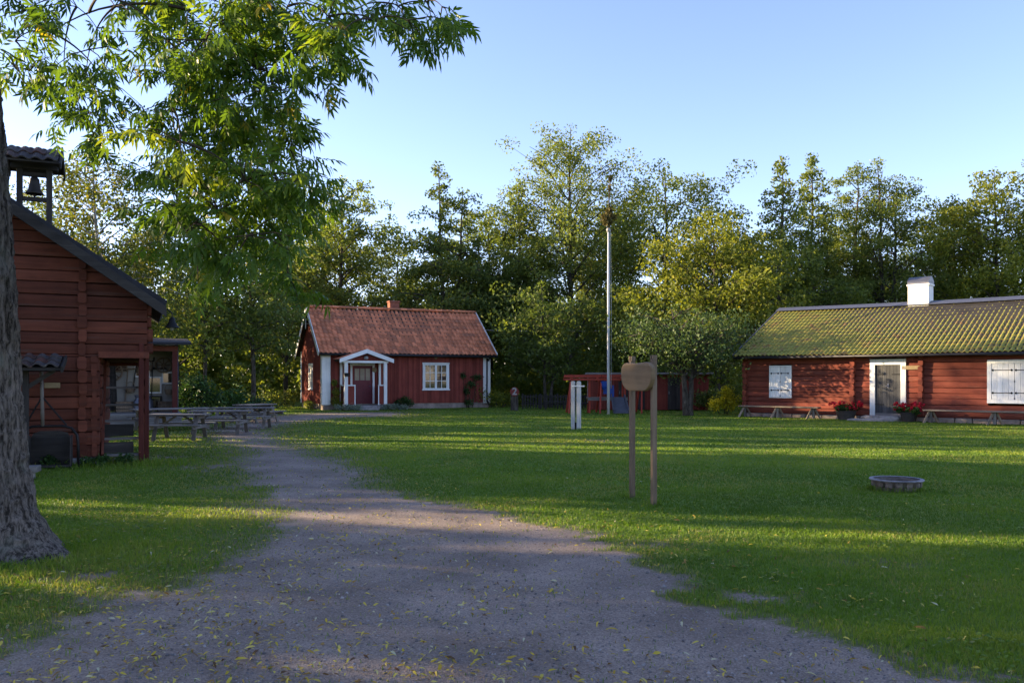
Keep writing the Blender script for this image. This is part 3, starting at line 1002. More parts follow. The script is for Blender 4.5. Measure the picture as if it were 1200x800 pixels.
sd = thing('railed_box', 'dark open box under a curved iron rail with upright handle by the log wall', 'handcart', (-8.35, 15.45, 0), BR)
mb = MB()
pts = [(-0.55, 0, 0.22)] + [(-0.55 + 0.0, 0, 0.22)]
arc = [(-0.36, 0, 0.02), (-0.36, 0, 0.52), (-0.31, 0, 0.62), (-0.2, 0, 0.66), (0.12, 0, 0.66), (0.25, 0, 0.62), (0.31, 0, 0.5), (0.31, 0, 0.02)]
mb.prism([(p[0], p[2]) for p in arc], 0.34, 0.37)
for sx in (-0.375, 0.31): mb.box(sx, sx + 0.02, -0.08, 0.34, 0.02, 0.58)
mb.box(-0.355, 0.31, -0.06, 0.34, 0.02, 0.06)
mb.build('box', M['tar_wood'], sd)
mb = MB()
out = [(-0.45, -0.1, 0.02), (-0.45, -0.1, 0.62), (-0.40, -0.1, 0.72), (-0.28, -0.1, 0.77), (0.20, -0.1, 0.77), (0.34, -0.1, 0.73), (0.43, -0.1, 0.60), (0.45, -0.1, 0.4), (0.45, -0.1, 0.0)]
mb.tube(out, 0.025, 7); mb.build('rail', M['iron'], sd, smooth=True)
mb = MB(); mb.tube([(-0.12, -0.1, 0.77), (-0.14, -0.1, 1.75)], 0.03, 8); mb.build('handle', M['grey_wood_z'], sd, smooth=True)
for q in (0.26, -0.40):
    mb = MB(); mb.tube([(-0.13, -0.1, 1.30), (q, -0.1, 0.78)], 0.016, 6); mb.build('brace', M['iron'], sd)

sp = thing('plank_step', 'grey plank step on blocks in the grass behind the tree trunk', 'step', (-7.95, 13.9, 0), 0.28)
mb = MB(); mb.box(-0.65, 0.22, -0.16, 0.16, 0.10, 0.20); mb.build('plank', M['grey_wood'], sp, 0.01)
for q in (-0.5, 0.05):
    mb = MB(); mb.box(q - 0.09, q + 0.09, -0.13, 0.13, -0.05, 0.10); mb.build('block', M['stone'], sp, 0.01)

# ------------------------------------------------------------------ display shed behind the barn
sx0, sy0 = -11.9, 30.4
sh = thing('display_shed', 'open fronted flat roofed shed with white back wall behind the barn', 'shed', (sx0, sy0, 0), R(24))
mb = MB(); mb.box(-6.0, 0.0, 1.9, 1.98, 0.45, 2.95); mb.box(-6.0, -5.94, 0, 1.9, 0.45, 2.95); mb.build('back_wall', M['plaster'], sh)
mb = MB(); mb.box(-0.05, 0.02, 0.13, 1.98, 0.3, 2.9); mb.build('end_wall', plain('blue grey boarding', (0.06, 0.075, 0.11), 0.7, 0.15, 3), sh)
for q in (-0.10, -3.0, -5.9):
    mb = MB(); mb.box(q - 0.09, q + 0.09, -0.02, 0.12, 0.0, 2.78); mb.build('post', M['post_red'], sh, 0.006)
mb = MB(); mb.box(-6.0, 0.0, -0.03, 0.11, 2.62, 2.80); mb.build('beam', M['log_red_old'], sh, 0.006)
mb = MB(); mb.add([(-6.3, -0.5, 2.84), (0.42, -0.5, 2.84), (0.42, 2.3, 3.10), (-6.3, 2.3, 3.10), (-6.3, -0.5, 2.92), (0.42, -0.5, 2.92), (0.42, 2.3, 3.18), (-6.3, 2.3, 3.18)],
                  [(0, 1, 2, 3), (4, 5, 6, 7), (0, 1, 5, 4), (1, 2, 6, 5), (2, 3, 7, 6), (3, 0, 4, 7)]); mb.build('roof', M['roof_felt'], sh)
mb = MB()
for k in range(6): mb.box(-6.2, 0.1, -0.62 + k * 0.42, -0.62 + k * 0.42 + 0.39, 0.36, 0.44)
mb.box(-6.2, 0.1, -0.60, -0.55, 0.02, 0.36)
mb.build('platform', M['grey_wood'], sh, 0.008)


def local(o, x, y, z):
    c, s = math.cos(o.rotation_euler.z), math.sin(o.rotation_euler.z)
    return (o.location.x + x * c - y * s, o.location.y + x * s + y * c, z)


def hung_frame(x, z, w, h, lab, mat=None):
    t = thing('old_window', lab, 'window', local(sh, x, 1.86, z), R(24), 'old finds shown in the open shed')
    f = MB()
    f.box(-w / 2, w / 2, -0.03, 0.03, 0, 0.05); f.box(-w / 2, w / 2, -0.03, 0.03, h - 0.05, h)
    f.box(-w / 2, -w / 2 + 0.05, -0.03, 0.03, 0.05, h - 0.05); f.box(w / 2 - 0.05, w / 2, -0.03, 0.03, 0.05, h - 0.05)
    f.build('frame', mat or M['white_wood'], t)
    g = MB(); g.box(-w / 2 + 0.05, w / 2 - 0.05, -0.006, 0.006, 0.05, h - 0.05); g.build('pane', M['glass'], t)


hung_frame(-1.15, 1.70, 0.52, 0.60, 'white framed old window hung highest in the open shed')
hung_frame(-0.72, 1.10, 0.46, 0.62, 'white framed old window hung lower, right of the post in the open shed')
hung_frame(-0.28, 1.45, 0.40, 0.45, 'small old window hung beside the red end post of the open shed')
hung_frame(-2.9, 1.35, 0.9, 0.34, 'wide low white frame seen through the barn stair opening')


def wheel(x, z, r, lab, y=1.80):
    t = thing('wagon_wheel', lab, 'wheel', local(sh, x, y, z), R(24), 'old finds shown in the open shed')
    m = MB()
    for rr in (r, r * 0.16):
        p = [(math.cos(k * math.pi / 10) * rr, 0, math.sin(k * math.pi / 10) * rr) for k in range(21)]
        m.tube(p, 0.03 if rr == r else 0.04, 6, cap=False)
    m.build('rim', M['brown_wood'], t)
    m = MB()
    for k in range(8):
        a = k * math.pi / 4
        m.tube([(0, 0, 0), (math.cos(a) * r, 0, math.sin(a) * r)], 0.018, 5)
    m.build('spokes', M['brown_wood'], t)


wheel(-0.42, 2.15, 0.27, 'spoked wooden wheel hung top right on the white shed wall')
wheel(-2.15, 1.9, 0.33, 'spoked wooden wheel hung on the shed wall, half behind the barn corner')


def tool(name, x, z, pts, r, lab, mat, y=1.82):
    m = MB()
    for p in pts: m.tube(p, r, 6)
    o = m.build(name, M[mat], None, loc=local(sh, x, y, z), rot=R(24))
    tag(o, lab, name.replace('_', ' '), 'old finds shown in the open shed')


tool('rake', -1.75, 0.5, [[(0, 0, 0), (0.12, -0.1, 1.5)], [(-0.2, 0, 1.5), (0.4, -0.1, 1.52)]], 0.022, 'wooden rake leaning on the white shed wall', 'brown_wood')
tool('scythe', -1.45, 1.35, [[(0, 0, 0), (0.1, 0, 0.8)], [(0.1, 0, 0.8), (-0.15, 0, 1.0), (-0.5, 0, 1.02)]], 0.02, 'scythe with curved blade hung on the white shed wall', 'iron')
tool('sledge', -1.05, 0.46, [[(-0.35, 0, 0.02), (0.3, 0, 0.02), (0.42, 0, 0.16)], [(-0.35, -0.4, 0.02), (0.3, -0.4, 0.02), (0.42, -0.4, 0.16)], [(-0.2, 0, 0.02), (-0.2, -0.4, 0.02)], [(0.2, 0, 0.03), (0.2, -0.4, 0.03)], [(-0.2, 0, 0.02), (-0.2, 0, 0.4)], [(0.2, 0, 0.02), (0.2, 0, 0.4)], [(-0.3, 0, 0.4), (0.3, 0, 0.4)]], 0.028, 'dark wooden sledge standing on the shed platform', 'tar_wood', 1.5)
tool('harrow', -2.6, 0.5, [[(-0.4, 0, 0), (-0.4, 0.1, 1.0)], [(0.4, 0, 0), (0.4, 0.1, 1.0)], [(-0.45, 0.02, 0.3), (0.45, 0.02, 0.3)], [(-0.45, 0.05, 0.6), (0.45, 0.05, 0.6)], [(-0.45, 0.08, 0.9), (0.45, 0.08, 0.9)], [(0, 0, 0), (0, 0.1, 1)]], 0.035, 'dark timber harrow leaning on the shed wall behind the barn stair', 'tar_wood', 1.5)


def crate(x, z, w, lab, y=1.4):
    t = thing('wooden_crate', lab, 'crate', local(sh, x, y, z), R(34), 'old finds shown in the open shed')
    for k in range(3):
        m = MB(); m.box(-w / 2, w / 2, -0.18, -0.16, k * 0.13, k * 0.13 + 0.11); m.box(-w / 2, w / 2, 0.16, 0.18, k * 0.13, k * 0.13 + 0.11)
        m.box(-w / 2, -w / 2 + 0.02, -0.16, 0.16, k * 0.13, k * 0.13 + 0.11); m.box(w / 2 - 0.02, w / 2, -0.16, 0.16, k * 0.13, k * 0.13 + 0.11)
        m.build('slat', M['brown_wood'], t)
    m = MB(); m.box(-w / 2 + 0.02, w / 2 - 0.02, -0.16, 0.16, 0.005, 0.02); m.build('bottom', M['tar_wood'], t)


crate(-0.40, 0.44, 0.5, 'slatted crate on the shed platform beside the red end post')
crate(-1.75, 0.44, 0.6, 'slatted crate on the shed platform below the scythe')
crate(-3.5, 0.44, 0.7, 'slatted crate glimpsed through the barn stair opening')
for k, (x, z, lab) in enumerate(((-0.95, 1.95, 'round woven basket hung between the two highest windows on the shed wall'), (-0.22, 1.05, 'dark woven basket hung lowest beside the red end post'), (-1.55, 1.15, 'woven basket hung near the shed middle beneath the scythe'))):
    m = MB(); m.lathe([(0.0, 0.0), (0.12, 0.0), (0.16, 0.10), (0.18, 0.2), (0.165, 0.2), (0.14, 0.10), (0.0, 0.03)], n=14, jit=0.1)
    m.tube([(-0.17, 0, 0.2), (-0.12, 0, 0.34), (0, 0, 0.38), (0.12, 0, 0.34), (0.17, 0, 0.2)], 0.012, 5)
    o = m.build('basket', M['brown_wood'], None, loc=local(sh, x, 1.68, z))
    tag(o, lab, 'basket', 'old finds shown in the open shed')


hung_frame(-1.9, 1.9, 0.5, 0.42, 'dark framed old window hung left of the white ones on the shed wall', M['brown_wood'])
hung_frame(-0.68, 0.46, 0.40, 0.55, 'dark framed old window leaning on the shed platform under the white one', M['tar_wood'])
tool('pitchfork', -0.85, 0.5, [[(0, 0, 0), (0.05, 0, 1.5)], [(-0.1, 0, 1.5), (0.2, 0, 1.5)], [(-0.1, 0, 1.5), (-0.1, 0, 1.75)], [(0.05, 0, 1.5), (0.05, 0, 1.75)], [(0.2, 0, 1.5), (0.2, 0, 1.75)]], 0.018, 'pitchfork leaning upright between the two white framed windows', 'tar_wood', 1.78)
tool('wooden_yoke', -0.6, 1.95, [[(-0.4, 0, 0), (-0.2, 0, 0.1), (0, 0, 0.06), (0.2, 0, 0.1), (0.4, 0, 0)]], 0.035, 'curved dark carrying yoke hung above the lower white window', 'tar_wood')
tool('long_saw', -1.35, 2.25, [[(-0.6, 0, 0), (0.6, 0, 0.05)], [(-0.6, 0, 0), (-0.6, 0, 0.16)], [(0.6, 0, 0.05), (0.6, 0, 0.2)]], 0.026, 'long two handed saw hung high on the shed wall', 'iron')
for k, (x, lab) in enumerate(((-0.95, 'grey milk can left on the shed platform, nearer the red end post'), (-1.30, 'grey milk can on the shed platform, farther from the red end post'))):
    m = MB(); m.lathe([(0, 0), (0.15, 0), (0.16, 0.05), (0.16, 0.38), (0.09, 0.47), (0.09, 0.54), (0.115, 0.56), (0.11, 0.60), (0, 0.61)], n=16)
    tag(m.build('milk_can', M['metal'], None, smooth=True, loc=local(sh, x, 1.15, 0.445)), lab, 'milk can', 'old finds shown in the open shed')

tool('ladder', -3.6, 0.46, [[(-0.25, 0, 0), (-0.1, 0.2, 2.1)], [(0.25, 0, 0), (0.4, 0.2, 2.1)]] + [[(-0.23 + 0.017 * k, 0.02 * k, 0.25 * k + 0.1), (0.27 + 0.017 * k, 0.02 * k, 0.25 * k + 0.1)] for k in range(8)], 0.03, 'dark ladder leaning on the shed wall, seen through the barn stair opening', 'tar_wood', 1.5)
tool('plough', -3.0, 0.5, [[(-0.8, 0, 0.25), (0.5, 0, 0.35)], [(0.2, 0, 0.32), (0.75, 0.1, 0.95)], [(0.2, 0, 0.32), (0.75, -0.1, 0.9)], [(-0.1, 0, 0.3), (-0.15, 0, 0.0), (-0.4, 0, 0.0)], [(0.4, 0, 0.33), (0.4, 0, 0.0)]], 0.04, 'old dark plough standing on the platform behind the barn stair', 'tar_wood', 0.9)
tool('pole_bundle', -2.35, 0.46, [[(0.05 * k, 0, 0), (0.05 * k - 0.1, 0.25, 2.0 + 0.05 * (k % 3))] for k in range(8)], 0.03, 'bundle of dark poles stood upright against the shed wall', 'tar_wood', 1.5)

# ------------------------------------------------------------------ picnic tables


def picnic(L, lab, loc, rot, root=None):
    t = thing('picnic_table', lab, 'picnic table', loc, rot, 'picnic tables on the worn ground')
    H = 0.69
    m = MB()
    for k in range(5): m.box(-L / 2 + rs.uniform(-.01, .01), L / 2 + rs.uniform(-.01, .01), -0.36 + k * 0.146, -0.36 + k * 0.146 + 0.136, H - 0.042 + rs.uniform(-.002, .002), H)
    m.build('tabletop', M['grey_wood'], t, 0.006)
    for s in (-1, 1):
        m = MB()
        for k in range(2): m.box(-L / 2, L / 2, s * 0.66 - 0.145 + k * 0.15, s * 0.66 - 0.145 + k * 0.15 + 0.138, 0.39, 0.43)
        m.build('seat', M['grey_wood'], t, 0.006)
    for e in (-1, 1):
        x = e * (L / 2 - 0.24)
        for s in (-1, 1):
            m = MB(); m.beam((x, s * 0.26, H - 0.05), (x, s * 0.60, -0.02), 0.045, 0.10, (1, 0, 0)); m.build('leg', M['grey_wood_z'], t)
        m = MB(); m.box(x + e * 0.024, x + e * 0.066, -0.80, 0.80, 0.30, 0.388); m.box(x + e * 0.024, x + e * 0.066, -0.34, 0.34, H - 0.13, H - 0.045); m.build('crossbeam', M['grey_wood'], t, 0.004)
        m = MB(); m.beam((x + e * -0.02, 0, 0.36), (x - e * 0.42, 0, H - 0.05), 0.045, 0.08, (0, 1, 0)); m.build('brace', M['grey_wood'], t)
    return t


picnic(1.5, 'nearest and shortest grey picnic table, closest to the barn corner post', (-8.95, 23.0, 0), R(5))
picnic(1.75, 'grey picnic table second nearest, just behind the shortest one', (-8.75, 25.6, 0), R(4))
picnic(2.0, 'long grey picnic table third from the barn in the middle of the set', (-8.95, 28.4, 0), R(6))
picnic(1.7, 'picnic table nearest the red cottage, turned end on', (-9.7, 32.2, 0), R(68))
picnic(2.4, 'brown edged picnic table standing slantwise in front of the open shed', (-11.0, 27.6, 0), R(38))

# ------------------------------------------------------------------ red cottage
CR = R(25)
cot = thing('red_cottage', 'small red board cottage with tiled roof and white corner boards', 'cottage', (-10.15, 45.7, 0), CR)
CL, CD, CE, CRZ = 9.75, 5.7, 3.30, 5.62
mb = MB(); mb.box(0.03, CL - 0.03, 0.03, CD - 0.03, -0.1, 0.32); mb.build('foundation', M['foundation'], cot, 0.02)


def boards(mb, fr, L, z0, z1, holes=(), top=None, bw=0.21):
    """upright boards with cover battens"""
    n = int(round(L / bw)); bw = L / n
    for k in range(n):
        a, b = k * bw, (k + 1) * bw
        for x0, x1, pr, full in ((a, b, 0.0, True), (b - 0.03, b + 0.03, 0.022, False)):
            if not full and k == n - 1: continue
            zt = z1 if top is None else top((x0 + x1) / 2)
            segs = [(z0, zt)]
            for (s0, s1, h0, h1) in holes:
                if (x0 + x1) / 2 > s0 and (x0 + x1) / 2 < s1:
                    segs = [(p, q) for s in segs for p, q in ((s[0], min(s[1], h0)), (max(s[0], h1), s[1])) if q - p > 0.02]
            for p, q in segs:
                i0 = -0.10 if full else 0.0005
                vs = []
                for zz in (p, q):
                    vs += [fr.p(x0, i0, zz), fr.p(x1, i0, zz), fr.p(x1, pr, zz), fr.p(x0, pr, zz)]
                mb.add(vs, [(0, 1, 2, 3), (4, 7, 6, 5), (0, 4, 5, 1), (1, 5, 6, 2), (2, 6, 7, 3), (3, 7, 4, 0)])


ffront = Frame((0, 0), (1, 0), (0, -1)); fleft = Frame((0, CD), (0, -1), (-1, 0)); fright = Frame((CL, 0), (0, 1), (1, 0)); fback = Frame((CL, CD), (-1, 0), (0, 1))
WIN = (5.72, 7.14, 1.02, 2.50); GW = (2.35, 3.25, 1.05, 2.45); DOOR = (1.62, 2.74, 0.30, 2.38)
gtop = lambda a: CE + 0.1 + (CRZ - CE - 0.1) * (1 - abs(a - CD / 2) / (CD / 2)) - 0.06
mb = MB(); boards(mb, ffront, CL, 0.30, CE, (WIN, DOOR)); mb.build('front_wall', M['board_red'], cot)
mb = MB(); boards(mb, fleft, CD, 0.30, CE, (GW,), gtop); mb.build('gable_wall', M['board_red'], cot)
mb = MB(); boards(mb, fright, CD, 0.30, CE, (), gtop); mb.build('end_wall', M['board_red'], cot)
mb = MB(); boards(mb, fback, CL, 0.30, CE); mb.build('rear_wall', M['board_red'], cot)
for (x0, x1, y0, y1) in ((-0.03, 0.42, -0.05, -0.024), (CL - 0.42, CL + 0.03, -0.05, -0.024), (-0.05, -0.024, -0.02, 0.26), (-0.05, -0.024, CD - 0.26, CD), (CL + 0.024, CL + 0.05, -0.02, 0.26)):
    mb = MB(); mb.box(x0, x1, y0, y1, 0.26, CE - 0.02); mb.build('corner_board', M['white_wood'], cot, 0.004)
# roof deck, tiles, bargeboards
OV = 0.38; GO = 0.26
def roofpt(y): return CRZ - abs(y - CD / 2) * (CRZ - CE) / (CD / 2)
deck = MB()
for sg in (-1, 1):
    ye = CD / 2 + sg * (CD / 2 + OV); ze = roofpt(ye)
    deck.add([(-GO, ye, ze), (CL + GO, ye, ze), (CL + GO, CD / 2, CRZ), (-GO, CD / 2, CRZ), (-GO, ye, ze + 0.07), (CL + GO, ye, ze + 0.07), (CL + GO, CD / 2, CRZ + 0.07), (-GO, CD / 2, CRZ + 0.07)],
             [(0, 1, 2, 3), (4, 5, 6, 7), (0, 1, 5, 4), (1, 2, 6, 5), (3, 0, 4, 7)])
roof = deck.build('roof', M['tar_wood'], cot)
slp = math.hypot(CD / 2 + OV, CRZ - roofpt(-OV))
mb = MB(); tile_roof(mb, (-GO, -OV - 0.05, roofpt(-OV) + 0.10 - 0.04), (1, 0, 0), (0, CD / 2 + OV, CRZ - roofpt(-OV)), CL + 2 * GO, slp, 0.26, 0.34, 0.034, 0.03)
tile_roof(mb, (CL + GO, CD + OV + 0.05, roofpt(-OV) + 0.06), (-1, 0, 0), (0, -(CD / 2 + OV), CRZ - roofpt(-OV)), CL + 2 * GO, slp, 0.26, 0.34, 0.034, 0.03)
mb.build('roof_tiles', M['tile_red'], roof)
mb = MB(); ridge_caps(mb, (-GO - 0.02, CD / 2, CRZ + 0.13), (CL + GO + 0.02, CD / 2, CRZ + 0.13), 0.14); mb.build('ridge_tiles', M['tile_red'], roof)
for x in (-GO - 0.035, CL + GO + 0.035):
    for sg in (-1, 1):
        ye = CD / 2 + sg * (CD / 2 + OV + 0.03)
        mb = MB(); mb.beam((x, ye, roofpt(ye) + 0.02), (x, CD / 2, CRZ + 0.03), 0.035, 0.27); mb.build('bargeboard', M['white_wood_x'], cot)
mb = MB(); mb.box(-GO - 0.07, -GO - 0.055, CD / 2 - 0.07, CD / 2 + 0.07, CRZ - 1.15, CRZ - 0.55); mb.tube([(-0.02, CD / 2 - 0.03, CRZ - 0.85), (-GO - 0.06, CD / 2, CRZ - 0.85)], 0.02, 6); mb.build('gable_ornament', M['white_wood'], cot)
mb = MB(); mb.box(4.62, 5.20, CD / 2 + 0.05, CD / 2 + 0.55, CRZ - 0.5, CRZ + 0.56); mb.box(4.58, 5.24, CD / 2 + 0.01, CD / 2 + 0.59, CRZ + 0.56, CRZ + 0.65)
mb.build('chimney', M['brick'] if 'brick' in M else plain('red chimney brick', (0.24, 0.085, 0.055), 0.9, 0.3, 9, 0, 0.4), roof, 0.01)
mb = MB(); mb.tube([(-GO, -OV - 0.08, roofpt(-OV) - 0.02), (CL + GO + 0.05, -OV - 0.08, roofpt(-OV) - 0.05)], 0.065, 8); mb.build('gutter', M['gutter'], cot, smooth=True)
mb = MB(); mb.tube([(CL - 0.16, -OV - 0.08, roofpt(-OV) - 0.08), (CL - 0.18, -0.25, roofpt(-OV) - 0.28), (CL - 0.20, -0.10, CE - 0.45), (CL - 0.20, -0.10, 0.42), (CL - 0.16, -0.22, 0.28)], 0.042, 8); mb.build('downpipe', M['gutter'], cot, smooth=True)


def casement(parent, x0, x1, z0, z1, leaves, rows, fr, name='window', rail=0.10):
    """window: trim, sashes with glazing bars, sill and panes"""
    t = MB()
    def bx(a0, a1, o0, o1, h0, h1, m):
        vs = []
        for zz in (h0, h1):
            vs += [fr.p(a0, o0, zz), fr.p(a1, o0, zz), fr.p(a1, o1, zz), fr.p(a0, o1, zz)]
        m.add(vs, [(0, 1, 2, 3), (4, 7, 6, 5), (0, 4, 5, 1), (1, 5, 6, 2), (2, 6, 7, 3), (3, 7, 4, 0)])
    r = rail
    bx(x0 - r, x0, -0.04, 0.045, z0, z1, t); bx(x1, x1 + r, -0.04, 0.045, z0, z1, t); bx(x0 - r - 0.02, x1 + r + 0.02, -0.04, 0.052, z1, z1 + r, t)
    w = t.build(name, M['white_wood'], parent)
    s = MB(); bx(x0 - r - 0.04, x1 + r + 0.04, -0.04, 0.085, z0 - 0.07, z0, s); s.build('sill', M['white_wood_x'], w)
    lw = (x1 - x0) / leaves
    for k in range(leaves):
        a, b = x0 + k * lw + 0.004, x0 + (k + 1) * lw - 0.004
        f = MB(); q = 0.055
        bx(a, a + q, -0.03, 0.022, z0 + 0.004, z1 - 0.004, f); bx(b - q, b, -0.03, 0.022, z0 + 0.004, z1 - 0.004, f)
        bx(a + q, b - q, -0.03, 0.022, z0 + 0.004, z0 + q, f); bx(a + q, b - q, -0.03, 0.022, z1 - q, z1 - 0.004, f)
        if leaves > 1: bx((a + b) / 2 - 0.014, (a + b) / 2 + 0.014, -0.018, 0.012, z0 + q, z1 - q, f)
        for j in range(1, rows):
            zz = z0 + (z1 - z0) * j / rows
            bx(a + q, b - q, -0.015, 0.010, zz - 0.014, zz + 0.014, f)
        f.build('sash', M['white_wood'], w)
        g = MB(); bx(a + q - 0.01, b - q + 0.01, -0.010, -0.004, z0 + q - 0.01, z1 - q + 0.01, g); g.build('pane', M['glass'], w)
    return w


casement(cot, WIN[0] + 0.02, WIN[1] - 0.02, WIN[2] + 0.06, WIN[3] - 0.02, 2, 3, ffront)
casement(cot, GW[0] + 0.02, GW[1] - 0.02, GW[2] + 0.06, GW[3] - 0.02, 2, 3, fleft)
# curtains and warm room glimpses behind the front panes
mb = MB()
for (a, b) in ((5.80, 5.92), (6.95, 7.06)):
    mb.box(a, b, 0.06, 0.08, 1.1, 2.45)
mb.build('curtain', plain('cream curtain cloth', (0.55, 0.48, 0.36), 0.9, 0.1, 12), cot)
# porch
PX0, PX1, PY = 0.98, 3.12, -1.25
door = MB(); door.box(DOOR[0], DOOR[1], 0.02, 0.06, DOOR[2], DOOR[3])
for (a, b) in ((DOOR[0] + 0.08, DOOR[0] + 0.50), (DOOR[0] + 0.62, DOOR[1] - 0.08)): door.box(a, b, 0.005, 0.0195, 0.50, 1.30)
dr = door.build('door', M['door_red'], cot, 0.006)
mb = MB()
for k in range(3):
    a = DOOR[0] + 0.14 + k * 0.30; mb.box(a, a + 0.25, 0.004, 0.018, 1.58, 2.22)
mb.build('pane', plain('curtained door glass', (0.20, 0.17, 0.14), 0.15, 0.2, 3), dr)
mb = MB(); mb.tube([(DOOR[1] - 0.10, 0.03, 1.25), (DOOR[1] - 0.10, -0.05, 1.25), (DOOR[1] - 0.22, -0.05, 1.25)], 0.014, 6); mb.build('handle', M['metal'], dr)
mb = MB(); mb.box(DOOR[0] - 0.11, DOOR[0], -0.045, 0.06, 0.30, 2.38); mb.box(DOOR[1], DOOR[1] + 0.11, -0.045, 0.06, 0.30, 2.38); mb.box(DOOR[0] - 0.13, DOOR[1] + 0.13, -0.05, 0.06, 2.38, 2.50)
mb.build('door_frame', M['white_wood'], cot, 0.004)
for x in (PX0, PX1):
    mb = MB(); mb.box(x - 0.09, x + 0.09, PY, PY + 0.18, 0.24, 2.50); mb.build('porch_post', M['white_wood'], cot, 0.008)
    mb = MB(); mb.box(x - 0.06, x + 0.06, -0.16, -0.045, 0.24, 2.50); mb.build('porch_post', M['white_wood'], cot, 0.006)
    mb = MB(); mb.box(x - 0.03, x + 0.03, PY + 0.18, -0.16, 0.30, 1.28); mb.build('porch_screen', M['board_red'], cot)
    mb = MB(); mb.box(x - 0.05, x + 0.05, PY + 0.18, -0.16, 1.28, 1.34); mb.build('porch_rail', M['white_wood_x'], cot)
for (a, b) in ((PX0 + 0.09, PX0 + 0.50), (PX1 - 0.40, PX1 - 0.09)):
    mb = MB(); mb.box(a, b - 0.0, PY + 0.06, PY + 0.10, 0.30, 1.28); mb.build('porch_screen', M['board_red'], cot)
    mb = MB(); mb.box(b - 0.05 if a < 2 else a, b if a < 2 else a + 0.05, PY + 0.03, PY + 0.055, 0.26, 1.34); mb.box(a, b, PY + 0.02, PY + 0.12, 1.283, 1.335); mb.build('porch_rail', M['white_wood'], cot)
mb = MB(); mb.box(PX0 - 0.1, PX1 + 0.1, PY - 0.05, -0.03, 0.06, 0.24); mb.box(PX0 + 0.45, PX1 - 0.45, PY - 0.40, PY - 0.06, -0.02, 0.12); mb.build('porch_floor', M['stone'], cot, 0.02)
mb = MB(); mb.box(PX0 - 0.16, PX1 + 0.16, PY + 0.02, PY + 0.16, 2.50, 2.62)
for x in (PX0, PX1): mb.box(x - 0.07, x + 0.07, PY + 0.165, -0.03, 2.50, 2.62)
mb.build('porch_beam', M['white_wood_x'], cot, 0.006)
PA = 3.12; PM = (PX0 + PX1) / 2; PE = 2.62; PW = (PX1 - PX0) / 2 + 0.34
mb = MB(); mb.prism([(PM - PW, PE - 0.02), (PM, PA), (PM + PW, PE - 0.02), (PM + PW, PE + 0.05), (PM, PA + 0.07), (PM - PW, PE + 0.05)], PY - 0.16, -0.035)
pr = mb.build('porch_roof', M['tar_wood'], cot)
mb = MB(); psl = math.hypot(PW, PA - PE + 0.02)
tile_roof(mb, (PM - PW - 0.04, -0.035, PE + 0.06), (0, -1, 0), (PW, 0, PA - PE + 0.02), 1.22 + 0.12, psl, 0.24, 0.33, 0.03)
tile_roof(mb, (PM + PW + 0.04, PY - 0.13, PE + 0.06), (0, 1, 0), (-PW, 0, PA - PE + 0.02), 1.22 + 0.12, psl, 0.24, 0.33, 0.03)
mb.build('roof_tiles', M['tile_red'], pr)
for sg in (-1, 1):
    mb = MB(); mb.prism([(PM, PA - 0.10), (PM, PA + 0.12), (PM + sg * (PW + 0.06), PE + 0.09), (PM + sg * (PW + 0.06), PE - 0.12)], PY - 0.21, PY - 0.165); mb.build('bargeboard', M['white_wood_x'], pr)
mb = MB(); mb.prism([(PM - PW + 0.25, PE + 0.0), (PM + PW - 0.25, PE + 0.0), (PM, PA - 0.12)], PY + 0.06, PY + 0.10); mb.build('pediment', M['board_red'], pr)
pl = thing('porch_lamp', 'round white lamp glass in the cottage porch gable', 'lamp', local(cot, PM, PY + 0.01, 2.72), CR)
mb = MB(); mb.lathe([(0, 0.16), (0.06, 0.15), (0.11, 0.10), (0.12, 0.04), (0.09, -0.02), (0, -0.04)], n=14); mb.build('lamp_glass', M['lamp_shell'], pl, smooth=True)
mb = MB(); mb.lathe([(0, 0.20), (0.13, 0.165), (0.135, 0.15), (0, 0.155)], n=14); mb.build('cap', M['iron'], pl)
mb = MB(); mb.box(-0.14, 0.14, -0.06, 0.0, 0, 0.17); mb.box(-0.15, 0.15, -0.075, 0.0, 0.17, 0.19)
tag(mb.build('mailbox', M['iron'], None, 0.008, loc=local(cot, PX0 + 0.02, PY - 0.005, 1.78), rot=CR), 'small dark letterbox fixed on the white porch post', 'mailbox')
mb = MB(); mb.lathe([(0, 0), (0.085, 0.0), (0.09, 0.015), (0.06, 0.02), (0, 0.02)], n=14)
o = mb.build('round_badge', M['plaque'], None, loc=local(cot, 6.42, -0.03, 2.86)); o.rotation_euler = (R(90), 0, CR)
tag(o, 'small round yellowish badge above the cottage front window', 'badge')
mb = MB(); mb.lathe([(0, 0), (0.13, 0.0), (0.14, 0.02), (0, 0.03)], n=16)
o = mb.build('wall_clock', M['plaque'], None, loc=local(cot, PX1 - 0.28, -0.03, 2.15)); o.rotation_euler = (R(90), 0, CR)
tag(o, 'round pale disc hung on the cottage wall inside the porch', 'disc')

# plants along the cottage
def shrub(name, label, cat, loc, blobs, nper, size, mat, seed, stems=4, droop=0.0, group=None):
    t = thing(name, label, cat, loc, 0, group)
    clump_mesh('foliage', blobs, nper, size, M[mat], t, seed, droop)
    m = MB(); q = random.Random(seed)
    for k in range(stems):
        b = blobs[k % len(blobs)]
        m.tube([(q.uniform(-.08, .08) + b[0] * 0.3, b[1] * 0.3 + q.uniform(-.05, .05), -0.05), (b[0] * 0.7, b[1] * 0.7, b[2] * 0.55), (b[0], b[1], b[2] + b[3] * 0.4)], [0.025, 0.018, 0.008], 5)
    m.build('stem', M['twig'], t)
    return t


